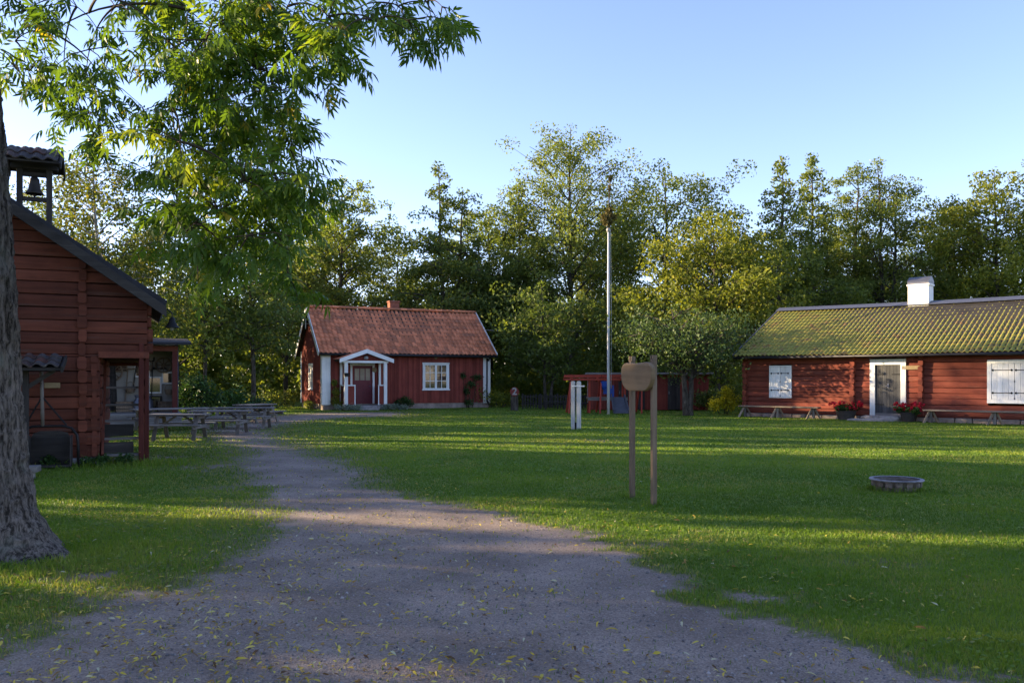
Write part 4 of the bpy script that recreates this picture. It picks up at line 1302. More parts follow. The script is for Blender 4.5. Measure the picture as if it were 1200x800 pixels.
shrub('porch_shrub', 'upright yellow green shrub between cottage corner and porch', 'shrub', local(cot, 0.58, -0.45, 0), [(0, 0, 0.45, 0.34), (0.05, 0, 0.95, 0.28), (-0.04, 0, 1.45, 0.20), (0.2, -0.1, 0.25, 0.35)], 260, 0.10, 'leaf_yellow', 3)
shrub('silver_plant', 'low silvery herb clump left of the porch step', 'plant', local(cot, 0.95, -1.75, 0), [(-0.5, 0, 0.14, 0.35, 0.22), (0, 0, 0.17, 0.4, 0.25), (0.5, 0, 0.15, 0.36, 0.22)], 420, 0.07, 'leaf_silver', 5)
shrub('silver_plant', 'low silvery herb clump right of the porch step', 'plant', local(cot, 3.5, -1.65, 0), [(-0.45, 0, 0.14, 0.35, 0.22), (0, 0, 0.16, 0.4, 0.22), (0.5, 0, 0.13, 0.36, 0.2)], 420, 0.07, 'leaf_silver', 6)
shrub('wall_plant', 'leafy dark clump against the cottage wall right of the porch', 'plant', local(cot, 4.3, -0.45, 0), [(-0.2, 0, 0.28, 0.34), (0.35, 0, 0.32, 0.36), (0.1, 0, 0.5, 0.25)], 300, 0.09, 'leaf_bush', 8)
shrub('climbing_rose', 'climbing shrub trained up the cottage wall near the downpipe', 'climber', local(cot, 8.35, -0.22, 0), [(0, 0, 0.30, 0.42, 0.35), (-0.15, 0.05, 0.95, 0.28), (0.1, 0.05, 1.35, 0.42, 0.3), (0.5, 0.05, 1.75, 0.36, 0.22), (-0.35, 0.05, 1.85, 0.28, 0.22)], 190, 0.10, 'leaf_bush', 9, 5)
shrub('ground_plant', 'ragged green plant at the foot of the cottage gable', 'plant', local(cot, -0.5, 1.2, 0), [(0, 0, 0.25, 0.4, 0.3), (-0.3, 1.3, 0.25, 0.45, 0.3), (-0.2, 2.6, 0.3, 0.5, 0.35)], 260, 0.10, 'leaf_mid', 10)

# ------------------------------------------------------------------ long log building on the right
LB = thing('log_longhouse', 'long low red log building with mossy tiled roof and white shutters', 'log building', (10.36, 38.1, 0), math.atan2(-0.669, 0.743))
LR = LB.rotation_euler.z
LL, LD, LE, LRZ = 17.0, 8.4, 2.80, 4.86
fF = Frame((0, 0), (1, 0), (0, -1))
H1 = (1.24, 2.20, 0.84, 2.20); HD = (5.55, 6.86, 0.0, 2.42); H2 = (9.76, 11.5, 0.76, 2.32)
mb = MB(); log_wall(mb, fF, LL, 0.16, LE, 0.235, (H1, HD, H2), None, 0.15, 0.026); mb.build('front_wall', M['log_red'], LB)
gl = lambda z: ((0, LD) if z < LE else (LD / 2 - (LRZ - 0.2 - z) / ((LRZ - LE) / (LD / 2)), LD / 2 + (LRZ - 0.2 - z) / ((LRZ - LE) / (LD / 2))))
mb = MB(); log_wall(mb, Frame((0, LD), (0, -1), (-1, 0)), LD - 0.16, 0.16, LRZ - 0.25, 0.245, (), lambda z: (max(0.1, gl(z)[0]), min(LD - 0.16, gl(z)[1]))); mb.build('gable_wall', M['log_red_y'], LB)
mb = MB(); log_wall(mb, Frame((LL, 0.16), (0, 1), (1, 0)), LD - 0.32, 0.16, LRZ - 0.25, 0.245, (), lambda z: (max(0, gl(z)[0] - 0.16), min(LD - 0.32, gl(z)[1] - 0.16))); mb.build('end_wall', M['log_red_y'], LB)
mb = MB(); log_wall(mb, Frame((LL, LD), (-1, 0), (0, 1)), LL, 0.16, LE, 0.245); mb.build('rear_wall', M['log_red'], LB)
for a in (0.10, 4.83, 7.45, 12.9):
    mb = MB(); log_ends(mb, fF, a, 0.18, LE - 0.02, 0.245, 0.18, 0.20); mb.build('log_ends', M['log_red'], LB)
mb = MB(); x = 0.0
while x < LL:
    w = rs.uniform(0.4, 0.9); mb.box(x, min(x + w - 0.03, LL), -0.06 + rs.uniform(-0.05, 0.02), 0.4, -0.1, 0.16 - rs.uniform(0, 0.02)); x += w
mb.build('foundation', M['foundation'], LB, 0.03)
LO = 0.50
lz = lambda y: LRZ - abs(y - LD / 2) * (LRZ - LE) / (LD / 2)
deck = MB()
for sg in (-1, 1):
    ye = LD / 2 + sg * (LD / 2 + LO); ze = lz(ye)
    deck.add([(-0.24, ye, ze), (LL + 0.4, ye, ze), (LL + 0.4, LD / 2, LRZ), (-0.24, LD / 2, LRZ), (-0.24, ye, ze + 0.09), (LL + 0.4, ye, ze + 0.09), (LL + 0.4, LD / 2, LRZ + 0.09), (-0.24, LD / 2, LRZ + 0.09)],
             [(0, 1, 2, 3), (4, 5, 6, 7), (0, 1, 5, 4), (1, 2, 6, 5), (3, 0, 4, 7)])
lroof = deck.build('roof', M['tar_wood'], LB)
lsl = math.hypot(LD / 2 + LO, LRZ - lz(-LO))
mb = MB(); tile_roof(mb, (-0.22, -LO - 0.05, lz(-LO) + 0.10), (1, 0, 0), (0, LD / 2 + LO, LRZ - lz(-LO)), LL + 0.60, lsl, 0.19, 0.345, 0.033, 0.10)
mb.build('roof_tiles', M['tile_moss'], lroof)
mb = MB(); tile_roof(mb, (LL + 0.38, LD + LO + 0.05, lz(-LO) + 0.10), (-1, 0, 0), (0, -(LD / 2 + LO), LRZ - lz(-LO)), LL + 0.60, lsl, 0.19, 0.345, 0.033, 0.10)
mb.build('roof_tiles', M['tile_moss'], lroof)
mb = MB(); n_ = 20
for sg in (-1, 1):
    vs = []
    for k in range(n_ + 1):
        x = -0.27 + (LL + 0.7) * k / n_; sgz = -0.09 * math.sin(math.pi * k / n_)
        vs += [(x, LD / 2, LRZ + 0.235 + sgz), (x, LD / 2 + sg * 0.42, LRZ + 0.235 - 0.195 + sgz + 0.02)]
    mb.add(vs, [(2 * k, 2 * k + 1, 2 * k + 3, 2 * k + 2) for k in range(n_)])
rc_ = mb.build('ridge_flashing', M['metal'], lroof)
sm_ = rc_.modifiers.new('thick', 'SOLIDIFY'); sm_.thickness = 0.012
mb = MB()
for sg in (-1, 1):
    ye = LD / 2 + sg * (LD / 2 + LO + 0.02)
    mb.beam((-0.27, ye, lz(ye) + 0.07), (-0.27, LD / 2, LRZ + 0.09), 0.05, 0.19)
mb.build('verge_flashing', M['metal'], lroof)
mb = MB(); mb.tube([(-0.22, -LO - 0.07, lz(-LO) + 0.005), (LL + 0.4, -LO - 0.07, lz(-LO) - 0.01)], 0.05, 8); mb.build('gutter', M['gutter'], LB, smooth=True)
mb = MB(); mb.box(-0.3, LL, -0.14, -0.05, LE - 0.02, LE + 0.02); mb.build('eave_plate', M['tar_wood'], LB)
ch = MB(); ch.box(5.75, 6.60, LD / 2 - 0.34, LD / 2 + 0.34, LRZ - 0.6, LRZ + 0.80); ch.box(5.71, 6.64, LD / 2 - 0.38, LD / 2 + 0.38, LRZ + 0.80, LRZ + 0.88)
chm = ch.build('chimney', M['white_stone'], lroof, 0.012)
mb = MB()
arc = [(-0.38 + 0.76 * k / 8, 0.10 + 0.24 * math.sin(math.pi * k / 8)) for k in range(9)]
vs = []
for x in (5.73, 6.62):
    vs += [(x, LD / 2 + y, LRZ + 0.87 + z) for y, z in arc]
mb.add(vs, [(k, k + 1, 9 + k + 1, 9 + k) for k in range(8)] + [tuple(range(9)), tuple(range(9, 18))])
mb.box(5.74, 6.61, LD / 2 - 0.37, LD / 2 + 0.37, LRZ + 0.88, LRZ + 0.98)
mb.build('chimney_hood', M['metal'], chm)


def strap(m, x0, x1, z, y):
    m.box(x0 + 0.05, x1 - 0.05, y - 0.012, y, z - 0.013, z + 0.013)
    for x, s in ((x0 + 0.05, -1), (x1 - 0.05, 1)):
        m.add([(x, y - 0.012, z - 0.013), (x + s * 0.035, y - 0.012, z - 0.045), (x + s * 0.085, y - 0.012, z), (x + s * 0.035, y - 0.012, z + 0.045), (x, y - 0.012, z + 0.013),
               (x, y, z - 0.013), (x + s * 0.035, y, z - 0.045), (x + s * 0.085, y, z), (x + s * 0.035, y, z + 0.045), (x, y, z + 0.013)],
              [(0, 1, 2, 3, 4), (9, 8, 7, 6, 5), (0, 1, 6, 5), (1, 2, 7, 6), (2, 3, 8, 7), (3, 4, 9, 8)])


def shutters(x0, x1, z0, z1, fw):
    f = MB()
    f.box(x0, x0 + fw, -0.075, 0.02, z0, z1); f.box(x1 - fw, x1, -0.075, 0.02, z0, z1); f.box(x0 + fw, x1 - fw, -0.075, 0.02, z1 - fw, z1); f.box(x0 + fw, x1 - fw, -0.075, 0.02, z0, z0 + fw)
    w = f.build('shuttered_window', M['white_wood'], LB, 0.005)
    xm = (x0 + x1) / 2
    for a, b in ((x0 + fw + 0.006, xm - 0.005), (xm + 0.005, x1 - fw - 0.006)):
        s = MB(); nb = max(2, int(round((b - a) / 0.19))); bw = (b - a) / nb
        for k in range(nb): s.box(a + k * bw + 0.003, a + (k + 1) * bw - 0.003, -0.062, -0.02, z0 + fw + 0.006, z1 - fw - 0.006)
        s.build('shutter', M['white_wood'], w)
        for q in (0.24, 0.76):
            h = MB(); strap(h, a + 0.03, b - 0.07, z0 + (z1 - z0) * q, -0.063); h.build('strap_hinge', M['iron'], w)
    h = MB(); h.box(xm - 0.012, xm + 0.012, -0.08, -0.0625, (z0 + z1) / 2 - 0.04, (z0 + z1) / 2 + 0.04); h.box(xm - 0.012, xm + 0.012, -0.08, -0.0625, z0 + fw, z0 + fw + 0.07); h.build('latch', M['iron'], w)


shutters(1.22, 2.22, 0.82, 2.22, 0.05)
shutters(9.74, 11.52, 0.74, 2.34, 0.14)
fd = MB(); fd.box(5.51, 5.71, -0.085, 0.03, 0.06, 2.20); fd.box(6.69, 6.89, -0.085, 0.03, -0.02, 2.20); fd.box(5.51, 6.89, -0.085, 0.03, 2.202, 2.43); fd.build('door_frame', M['white_wood'], LB, 0.006)
d = MB()
for k in range(7): d.box(5.712 + k * 0.1397 + 0.002, 5.712 + (k + 1) * 0.1397 - 0.002, -0.035, 0.01, 0.28, 2.198)
dd = d.build('door', M['door_dark'], LB, 0.004)
for z in (0.62, 1.82):
    for a, b in ((5.69, 6.05), (6.35, 6.71)):
        h = MB(); h.box(a, b, -0.048, -0.036, z - 0.018, z + 0.018); h.build('strap_hinge', M['iron'], dd)
h = MB(); h.box(6.17, 6.24, -0.046, -0.036, 1.28, 1.46); h.tube([(6.205, -0.04, 1.36), (6.205, -0.10, 1.36), (6.10, -0.10, 1.35)], 0.014, 6); h.build('handle', M['metal'], dd)
h = MB(); h.box(5.72, 6.68, -0.05, 0.05, 0.10, 0.278); h.build('threshold', M['grey_wood'], LB)


def llocal(x, y, z=0): return local(LB, x, y, z)


s = MB(); s.lathe([(0, -0.1), (0.62, -0.1), (0.66, 0.10), (0.60, 0.17), (0, 0.18)], n=11, jit=0.22)
o = s.build('stone_step', M['stone'], None, 0.02, loc=llocal(6.12, -0.42, 0.02), rot=LR); o.scale = (1.25, 0.62, 1); tag(o, 'rounded upper stone step at the foot of the grey plank door', 'step')
s = MB(); s.lathe([(0, -0.1), (0.6, -0.1), (0.63, 0.04), (0.56, 0.08), (0, 0.085)], n=10, jit=0.25)
o = s.build('stone_step', M['stone'], None, 0.02, loc=llocal(5.75, -0.98, 0.0), rot=LR + 0.2); o.scale = (1.2, 0.55, 1); tag(o, 'flat lower stone slab in the grass before the door step', 'step')
mb = MB(); mb.box(-0.33, 0.33, -0.015, 0.01, -0.075, 0.075)
tag(mb.build('name_board', M['plaque'], None, 0.004, loc=llocal(7.08, -0.07, 2.08), rot=LR), 'small pale wooden board on the log wall right of the door', 'plaque')
fl = thing('flood_lamp', 'small grey lamp mounted above the grey plank door', 'lamp', llocal(6.05, -0.10, 2.52), LR)
mb = MB(); mb.tube([(0.0, 0.06, 0.10), (0, -0.03, 0.10), (0, -0.08, 0.06)], 0.014, 6); mb.build('bracket', M['lamp_shell'], fl)
mb = MB(); mb.add([(-0.13, -0.20, -0.02), (0.13, -0.20, -0.02), (0.10, -0.05, 0.03), (-0.10, -0.05, 0.03), (-0.13, -0.16, 0.09), (0.13, -0.16, 0.09), (0.10, -0.04, 0.11), (-0.10, -0.04, 0.11)],
                  [(0, 1, 2, 3), (4, 5, 6, 7), (0, 1, 5, 4), (1, 2, 6, 5), (2, 3, 7, 6), (3, 0, 4, 7)]); mb.build('lamp_head', M['lamp_shell'], fl, 0.01)


def trestle_bench(L, xs, lab, loc, rot):
    t = thing('trestle_bench', lab, 'bench', loc, rot, 'plank benches along the log building')
    m = MB(); m.box(0, L, -0.17, 0.17, 0.43, 0.485); m.build('seat', M['bench_wood'], t, 0.008)
    for x in xs:
        m = MB(); m.box(x - 0.05, x + 0.05, -0.045, 0.045, 0.0, 0.43); m.build('leg', M['grey_wood_z'], t)
        for s in (-1, 1):
            m = MB(); m.beam((x + s * 0.05, s * 0.05, 0.40), (x + s * 0.20, s * 0.22, -0.03), 0.06, 0.07); m.build('leg', M['bench_wood'], t)
    return t


trestle_bench(3.55, (0.25, 1.75, 3.30), 'plank bench with three trestles under the left shuttered window', llocal(0.12, -0.62), LR)
trestle_bench(5.0, (0.25, 2.4, 4.6), 'longer plank bench standing right of the red flower tub', llocal(7.75, -0.75), LR)


def tub(lab, loc, w, seed):
    t = thing('flower_tub', lab, 'flower pot', loc, LR, 'geranium tubs beside the door')
    m = MB(); m.lathe([(0, 0.0), (0.24, 0.0), (0.28, 0.15), (0.32, 0.32), (0.33, 0.36), (0.30, 0.36), (0.28, 0.30), (0, 0.29)], n=18)
    b = m.build('tub', M['tar_wood'], t, smooth=False); b.scale = (w, 1, 1)
    q = random.Random(seed)
    clump_mesh('foliage', [(q.uniform(-.3, .3) * w, q.uniform(-.2, .2), 0.44 + q.uniform(-.05, .1), 0.22, 0.17) for _ in range(7)], 70, 0.10, M['leaf_bush'], t, seed, 0, 0.9)
    clump_mesh('flowers', [(q.uniform(-.48, .48) * w, q.uniform(-.30, .28), 0.56 + q.uniform(-.12, .14), 0.085) for _ in range(34)], 26, 0.055, M['flower'], t, seed + 1, 0, 0.95)


tub('dark tub of red geraniums standing left of the white door frame', llocal(4.75, -0.58), 1.25, 21)
tub('dark tub of red geraniums standing between door frame and bench', llocal(7.15, -0.55), 1.0, 31)

# ------------------------------------------------------------------ things on the lawn
# wooden sign on two posts
p1 = Vector((1.83, 11.03, 0)); p0 = Vector((1.635, 11.62, 0)); dv = (p1 - p0); SR = math.atan2(dv.y, dv.x)
sg_ = thing('lawn_sign', 'weathered rounded wooden board on two tall brown posts in the lawn', 'sign', ((p0.x + p1.x) / 2, (p0.y + p1.y) / 2, 0), SR)
hl = dv.length / 2
for x in (-hl, hl):
    mb = MB(); h = 1.86 if x < 0 else 1.87
    mb.box(x - 0.034, x + 0.034, -0.03, 0.034, -0.1, h); mb.build('post', M['brown_wood'], sg_, 0.006)
mb = MB()
pts = []
W, B, T = 0.44, 1.455, 1.83
for k in range(9):
    a = math.pi * 1.5 + math.pi / 2 * k / 8; pts.append((W - 0.26 + 0.26 * math.cos(a), B + 0.19 + 0.19 * math.sin(a)))
for k in range(7):
    a = math.pi / 2 * k / 6; pts.append((W - 0.16 + 0.16 * math.cos(a) + (0.008 * math.sin(math.pi * k / 6)), T - 0.12 + 0.12 * math.sin(a)))
pts += [(x, z) for x, z in ((0.15, T - 0.006), (0, T - 0.009), (-0.15, T - 0.006))]
for k in range(7):
    a = math.pi / 2 + math.pi / 2 * k / 6; pts.append((-W + 0.16 + 0.16 * math.cos(a) - 0.008 * math.sin(math.pi * k / 6), T - 0.12 + 0.12 * math.sin(a)))
for k in range(9):
    a = math.pi + math.pi / 2 * k / 8; pts.append((-W + 0.26 + 0.26 * math.cos(a), B + 0.19 + 0.19 * math.sin(a)))
mb.prism(pts, -0.105, -0.038)
mb.build('board', wood('sign slab timber', (0.10, 0.066, 0.034), (0.23, 0.155, 0.085), 'x', 0.65, 12, (0.36, 0.31, 0.25), 0.45), sg_, 0.012)
for x in (-hl, hl):
    for sx in (-1, 1):
        mb = MB(); mb.box(x + sx * 0.03 - 0.012, x + sx * 0.03 + 0.012, -0.03, 0.03, 1.855, 1.92); mb.build('horn', M['brown_wood'], sg_)

# white twin stakes
tw_ = thing('twin_stake', 'pair of white stakes joined near the top, standing in the lawn', 'post', (*G(675, 502.5), 0), R(-18))
for x in (-0.095, 0.095):
    mb = MB(); mb.prism([(x - 0.062, -0.05), (x + 0.062, -0.05), (x + 0.062, 1.52), (x + 0.03, 1.56), (x - 0.03, 1.56), (x - 0.062, 1.52)], -0.06, 0.06); mb.build('stake', M['stake_paint'], tw_, 0.006)
mb = MB(); mb.box(-0.12, 0.30, -0.075, -0.06, 1.38, 1.42); mb.build('crossbar', M['white_wood_x'], tw_)
mb = MB(); mb.box(-0.045, 0.045, -0.05, 0.05, -0.03, 0.22); mb.build('foot_block', M['iron'], tw_, 0.01)

# flagpole / maypole
fx, fy = 4.52, 40.0
fp = thing('maypole', 'tall white pole topped by a withered brown wreath, near the playground', 'pole', (fx, fy, 0))
mb = MB(); mb.tube([(0, 0, -0.1), (0, 0, 3), (0, 0, 6), (0, 0, 8.55)], [0.068, 0.062, 0.054, 0.042], 14); mb.build('pole', M['pole_white'], fp, smooth=True)
mb = MB(); mb.lathe([(0, 8.72), (0.08, 8.70), (0.10, 8.62), (0.08, 8.54), (0.045, 8.52)], n=14); mb.build('pole_cap', M['lamp_shell'], fp, smooth=True)
mb = MB(); mb.tube([(0, 0, 8.6), (0.03, 0, 10.0), (0.10, 0.02, 11.15)], [0.035, 0.03, 0.02], 8); mb.build('top_spar', M['twig'], fp, smooth=True)
clump_mesh('wreath', [(-0.14, 0, 9.2, 0.34, 0.26), (0.16, 0, 9.22, 0.32, 0.26), (-0.02, 0, 8.98, 0.28, 0.2), (0.05, 0, 9.5, 0.22, 0.22)], 170, 0.13, M['dry_leaf'], fp, 41)
clump_mesh('top_bundle', [(0.06, 0, 10.6, 0.09, 0.30), (0.09, 0, 11.0, 0.09, 0.25)], 70, 0.12, M['dry_leaf'], fp, 42)
mb = MB(); mb.tube([(0.10, -0.02, 8.6), (0.13, -0.05, 4), (0.12, -0.03, 1.2)], 0.008, 5); mb.build('halyard', M['pole_white'], fp)

# numbered stump post
nx_, ny_ = 0.135, 45.2
np_ = thing('number_post', 'dark post with a red disc showing the number 2', 'marker post', (nx_, ny_, 0))
mb = MB(); mb.tube([(0, 0, -0.1), (0, 0, 1.0), (0.0, 0, 1.12)], [0.21, 0.19, 0.17], 12); mb.build('post', M['bark'], np_)
mb = MB(); mb.lathe([(0, 0.0), (0.24, 0.0), (0.24, 0.03), (0, 0.03)], n=20); o = mb.build('disc', plain('rust red disc', (0.16, 0.025, 0.02), 0.6, 0.15, 4), np_); o.rotation_euler = (R(90), 0, 0); o.location = (0, -0.20, 0.98)
cu = bpy.data.curves.new('numeral', 'FONT'); cu.body = '2'; cu.size = 0.52; cu.align_x = 'CENTER'; cu.align_y = 'CENTER'; cu.extrude = 0.008; cu.offset = 0.012
o = bpy.data.objects.new('numeral', cu); COL.objects.link(o); o.parent = np_; o.location = (0, -0.245, 0.98); o.rotation_euler = (R(90), 0, 0); cu.materials.append(M['lamp_shell'])
bpy.context.view_layer.update()
me_ = bpy.data.meshes.new_from_object(o.evaluated_get(bpy.context.evaluated_depsgraph_get()))
o2 = bpy.data.objects.new('number', me_); COL.objects.link(o2); o2.parent = np_; o2.location = o.location; o2.rotation_euler = o.rotation_euler
bpy.data.objects.remove(o)

# fire ring of concrete
fg = thing('fire_ring', 'low round stone fire ring with pale iron rim in the right lawn', 'fire pit', (5.63, 12.5, -0.015)); fg.scale = (0.94, 0.94, 1.0)
ring_m = plain('sooty field stone', (0.135, 0.11, 0.095), 0.95, 0.5, 9, 0, 0.8)
mb = MB(); mb.lathe([(0.26, -0.05), (0.27, 0.06), (0.30, 0.15), (0.33, 0.155), (0.345, 0.14), (0.31, 0.06), (0.285, -0.05)], n=30, jit=0.02)
for course, (zc, rr, ns) in enumerate(((0.035, 0.295, 13), (0.115, 0.335, 15))):
    for k in range(ns):
        t = 2 * math.pi * (k + 0.5 * course + rs.uniform(-.12, .12)) / ns; hw = math.pi * rr / ns * rs.uniform(0.80, 0.98)
        ux, uy = math.cos(t), math.sin(t); r0, r1 = rr - 0.05, rr + rs.uniform(0.012, 0.045); zz0, zz1 = zc - 0.042, zc + rs.uniform(0.022, 0.038)
        vs = []
        for z_ in (zz0, zz1):
            for (rad, q) in ((r0, -0.9), (r1, -0.75), (r1 + 0.008, 0.0), (r1, 0.75), (r0, 0.9)):
                vs.append((ux * rad - uy * q * hw, uy * rad + ux * q * hw, z_ - (0.006 if abs(q) > 0.7 else 0)))
        mb.add(vs, [(0, 1, 2, 3, 4), (9, 8, 7, 6, 5)] + [(i, (i + 1) % 5, (i + 1) % 5 + 5, i + 5) for i in range(5)])
mb.build('stone_ring', ring_m, fg)
mb = MB(); mb.lathe([(0.33, 0.155), (0.392, 0.150), (0.398, 0.165), (0.388, 0.176), (0.335, 0.172)], n=36, jit=0.012); mb.build('rim', plain('worn steel rim', (0.22, 0.21, 0.23), 0.55, 0.4, 14, 0.4), fg)
mb = MB(); mb.lathe([(0.325, 0.10), (0.2, 0.12), (0, 0.125)], n=24, jit=0.05); mb.build('ash_fill', plain('grey ash', (0.15, 0.15, 0.16), 0.95, 0.35, 20, 0, 0.5), fg)

# ------------------------------------------------------------------ playground and red sheds
pg = thing('playground_climber', 'red timber climbing frame with platform and grey slide', 'climbing frame', (0, 0, 0))
pg.location = (4.5, 42.0, 0)
X = lambda px, y=42.0: (px - 600) / 1000.0 * y - 4.5
Zp = lambda py, y=42.0: EYE + (445 - py) / 1000.0 * y
for (yy, zz) in ((-0.55, 1.62), (-0.3, 1.76), (0.0, 1.80), (0.3, 1.76), (0.55, 1.62)):
    mb = MB(); mb.beam((X(661), yy, zz), (X(758), yy, zz + 0.02), 0.09, 0.10); mb.build('top_beam', M['play_red'], pg, 0.006)
for px in (670, 700, 728, 754):
    mb = MB(); mb.beam((X(px), -0.62, 1.55), (X(px), 0.0, 1.72), 0.07, 0.09); mb.beam((X(px), 0.62, 1.55), (X(px), 0.0, 1.72), 0.07, 0.09); mb.build('cross_rafter', M['play_red'], pg)
for px, spread in ((669, 0.12), (704, 0.10), (751, 0.08)):
    for s in (-1, 1):
        mb = MB(); mb.beam((X(px) + s * spread * 0.3, s * 0.45, 1.60), (X(px) - spread * 1.3, s * 0.95, -0.05), 0.08, 0.08); mb.build('leg', M['play_red'], pg, 0.006)
mb = MB()
for k in range(5): mb.box(X(688), X(734), -0.50 + k * 0.21, -0.50 + k * 0.21 + 0.19, 0.70, 0.75)
mb.box(X(688), X(734), -0.56, -0.52, 0.60, 0.76)
mb.build('platform', M['grey_wood'], pg)
for px in (690, 731):
    for s in (-0.46, 0.46):
        mb = MB(); mb.box(X(px) - 0.04, X(px) + 0.04, s - 0.04, s + 0.04, -0.05, 1.6); mb.build('upright', M['play_red'], pg)
mb = MB(); mb.add([(X(716), -0.56, 0.73), (X(729), -0.56, 0.73), (X(732), -1.75, 0.02), (X(714), -1.75, 0.02), (X(716), -0.56, 0.77), (X(729), -0.56, 0.77), (X(732), -1.75, 0.06), (X(714), -1.75, 0.06)],
                  [(0, 1, 2, 3), (4, 5, 6, 7), (0, 1, 5, 4), (1, 2, 6, 5), (2, 3, 7, 6), (3, 0, 4, 7)])
for px in (715, 730): mb.beam((X(px), -0.57, 0.84), (X(px) + (0.06 if px > 720 else -0.04), -1.74, 0.13), 0.05, 0.14)
mb.build('slide', M['slate'], pg)
bs = thing('blue_bucket_swing', 'blue plastic baby swing hanging under the red climbing frame', 'swing', (4.5 + X(711), 41.6, 0))
mb = MB(); mb.lathe([(0.0, 0.0), (0.17, 0.02), (0.24, 0.16), (0.26, 0.42), (0.23, 0.42), (0.20, 0.18), (0, 0.06)], (-0.12, 0, 1.12), 14); mb.box(-0.22, 0.20, -0.08, -0.03, 0.92, 1.18); mb.build('seat', M['blue'], bs, smooth=False)
for x in (0.10, 0.26):
    mb = MB(); mb.box(x - 0.045, x + 0.045, -0.05, 0.04, 0.68, 1.34); mb.build('leg_strap', M['blue'], bs)
mb = MB()
for x in (-0.36, 0.10): mb.tube([(x, 0, 1.5), (x * 0.8, 0, 1.86)], 0.012, 5)
mb.build('chain', M['iron'], bs)
sw = thing('swing', 'plank swing on thin ropes at the left end of the red climbing frame', 'swing', (4.5 + X(684), 42.0, 0))
mb = MB(); mb.box(-0.22, 0.22, -0.09, 0.09, 0.45, 0.49); mb.build('seat', M['tar_wood'], sw)
for x in (-0.2, 0.2):
    mb = MB(); mb.tube([(x, 0, 0.49), (x, 0, 1.72)], 0.014, 5); mb.build('rope', M['lamp_shell'], sw)

rsd = thing('red_shed', 'long low red board shed with dark doors behind the apple tree', 'shed', (4.1, 45.4, 0), R(-3))
SLN = 6.3; SD = [(4.15, 4.80, 0.0, 1.75), (1.55, 2.10, 0.0, 1.65), (2.55, 2.95, 0, 1.65)]
mb = MB(); boards(mb, Frame((0, 0), (1, 0), (0, -1)), SLN, 0.02, 1.86, SD, None, 0.16); mb.build('front_wall', M['shed_red'], rsd)
mb = MB(); boards(mb, Frame((SLN, 0.1), (0, 1), (1, 0)), 2.2, 0.02, 1.72, (), None, 0.16); mb.build('end_wall', M['shed_red'], rsd)
mb = MB(); boards(mb, Frame((0, 2.3), (0, -1), (-1, 0)), 2.2, 0.02, 1.72, (), None, 0.16); mb.build('end_wall', M['shed_red'], rsd)
mb = MB(); boards(mb, Frame((SLN, 2.3), (-1, 0), (0, 1)), SLN, 0.02, 1.66, (), None, 0.16); mb.build('rear_wall', M['shed_red'], rsd)
mb = MB(); mb.add([(-0.2, -0.35, 1.90), (SLN + 0.2, -0.35, 1.90), (SLN + 0.2, 2.5, 1.68), (-0.2, 2.5, 1.68), (-0.2, -0.35, 1.99), (SLN + 0.2, -0.35, 1.99), (SLN + 0.2, 2.5, 1.77), (-0.2, 2.5, 1.77)],
                  [(0, 1, 2, 3), (4, 5, 6, 7), (0, 1, 5, 4), (1, 2, 6, 5), (2, 3, 7, 6), (3, 0, 4, 7)]); mb.build('roof', M['grey_wood'], rsd)
for (a, b, z0, z1) in SD:
    mb = MB(); n = int((b - a) / 0.13); w = (b - a) / n
    for k in range(n): mb.box(a + k * w + 0.003, a + (k + 1) * w - 0.003, -0.012, 0.03, z0 + 0.04, z1)
    dd2 = mb.build('door', M['tar_wood_z'], rsd)
    mb = MB(); mb.box(a + 0.05, a + 0.09, -0.04, -0.012, 0.85, 1.0); mb.build('handle', M['metal'], dd2)

# dark rail fence behind the lawn
fe = thing('rail_fence', 'low dark picket fence in the shade behind the white stakes', 'fence', (0.6, 47.0, 0))
for k in range(5):
    mb = MB(); mb.box(k * 0.95 - 0.04, k * 0.95 + 0.04, -0.04, 0.04, -0.1, 0.85); mb.build('post', M['tar_wood_z'], fe)
for z in (0.25, 0.65):
    mb = MB(); mb.box(-0.1, 3.9, -0.065, -0.042, z, z + 0.07); mb.build('rail', M['tar_wood'], fe)
mb = MB()
for k in range(26): mb.box(-0.06 + k * 0.15, 0.01 + k * 0.15, -0.09, -0.067, 0.05, 0.80 + rs.uniform(-.03, .03))
mb.build('pickets', M['tar_wood_z'], fe)
gb = thing('garden_bench', 'low dark bench in front of the dark picket fence', 'bench', (2.32, 46.2, 0))
mb = MB(); mb.box(-0.55, 0.55, -0.2, 0.2, 0.40, 0.45); mb.build('seat', M['tar_wood'], gb)
for x in (-0.5, 0.5):
    for y in (-0.16, 0.16):
        mb = MB(); mb.box(x - 0.03, x + 0.03, y - 0.03, y + 0.03, -0.02, 0.40); mb.build('leg', M['tar_wood_z'], gb)

# overhead wire
mb = MB()
pts = []
for k in range(13):
    t = k / 12; pts.append((-2.2 + 13.0 * t, 55.5 - 3 * t, 4.85 + 0.02 * t - 0.35 * 4 * t * (1 - t) * 0.5))
mb.tube(pts, 0.026, 5)
tag(mb.build('overhead_wire', M['lamp_shell'], None), 'thin overhead wire strung in front of the dark trees', 'wire')

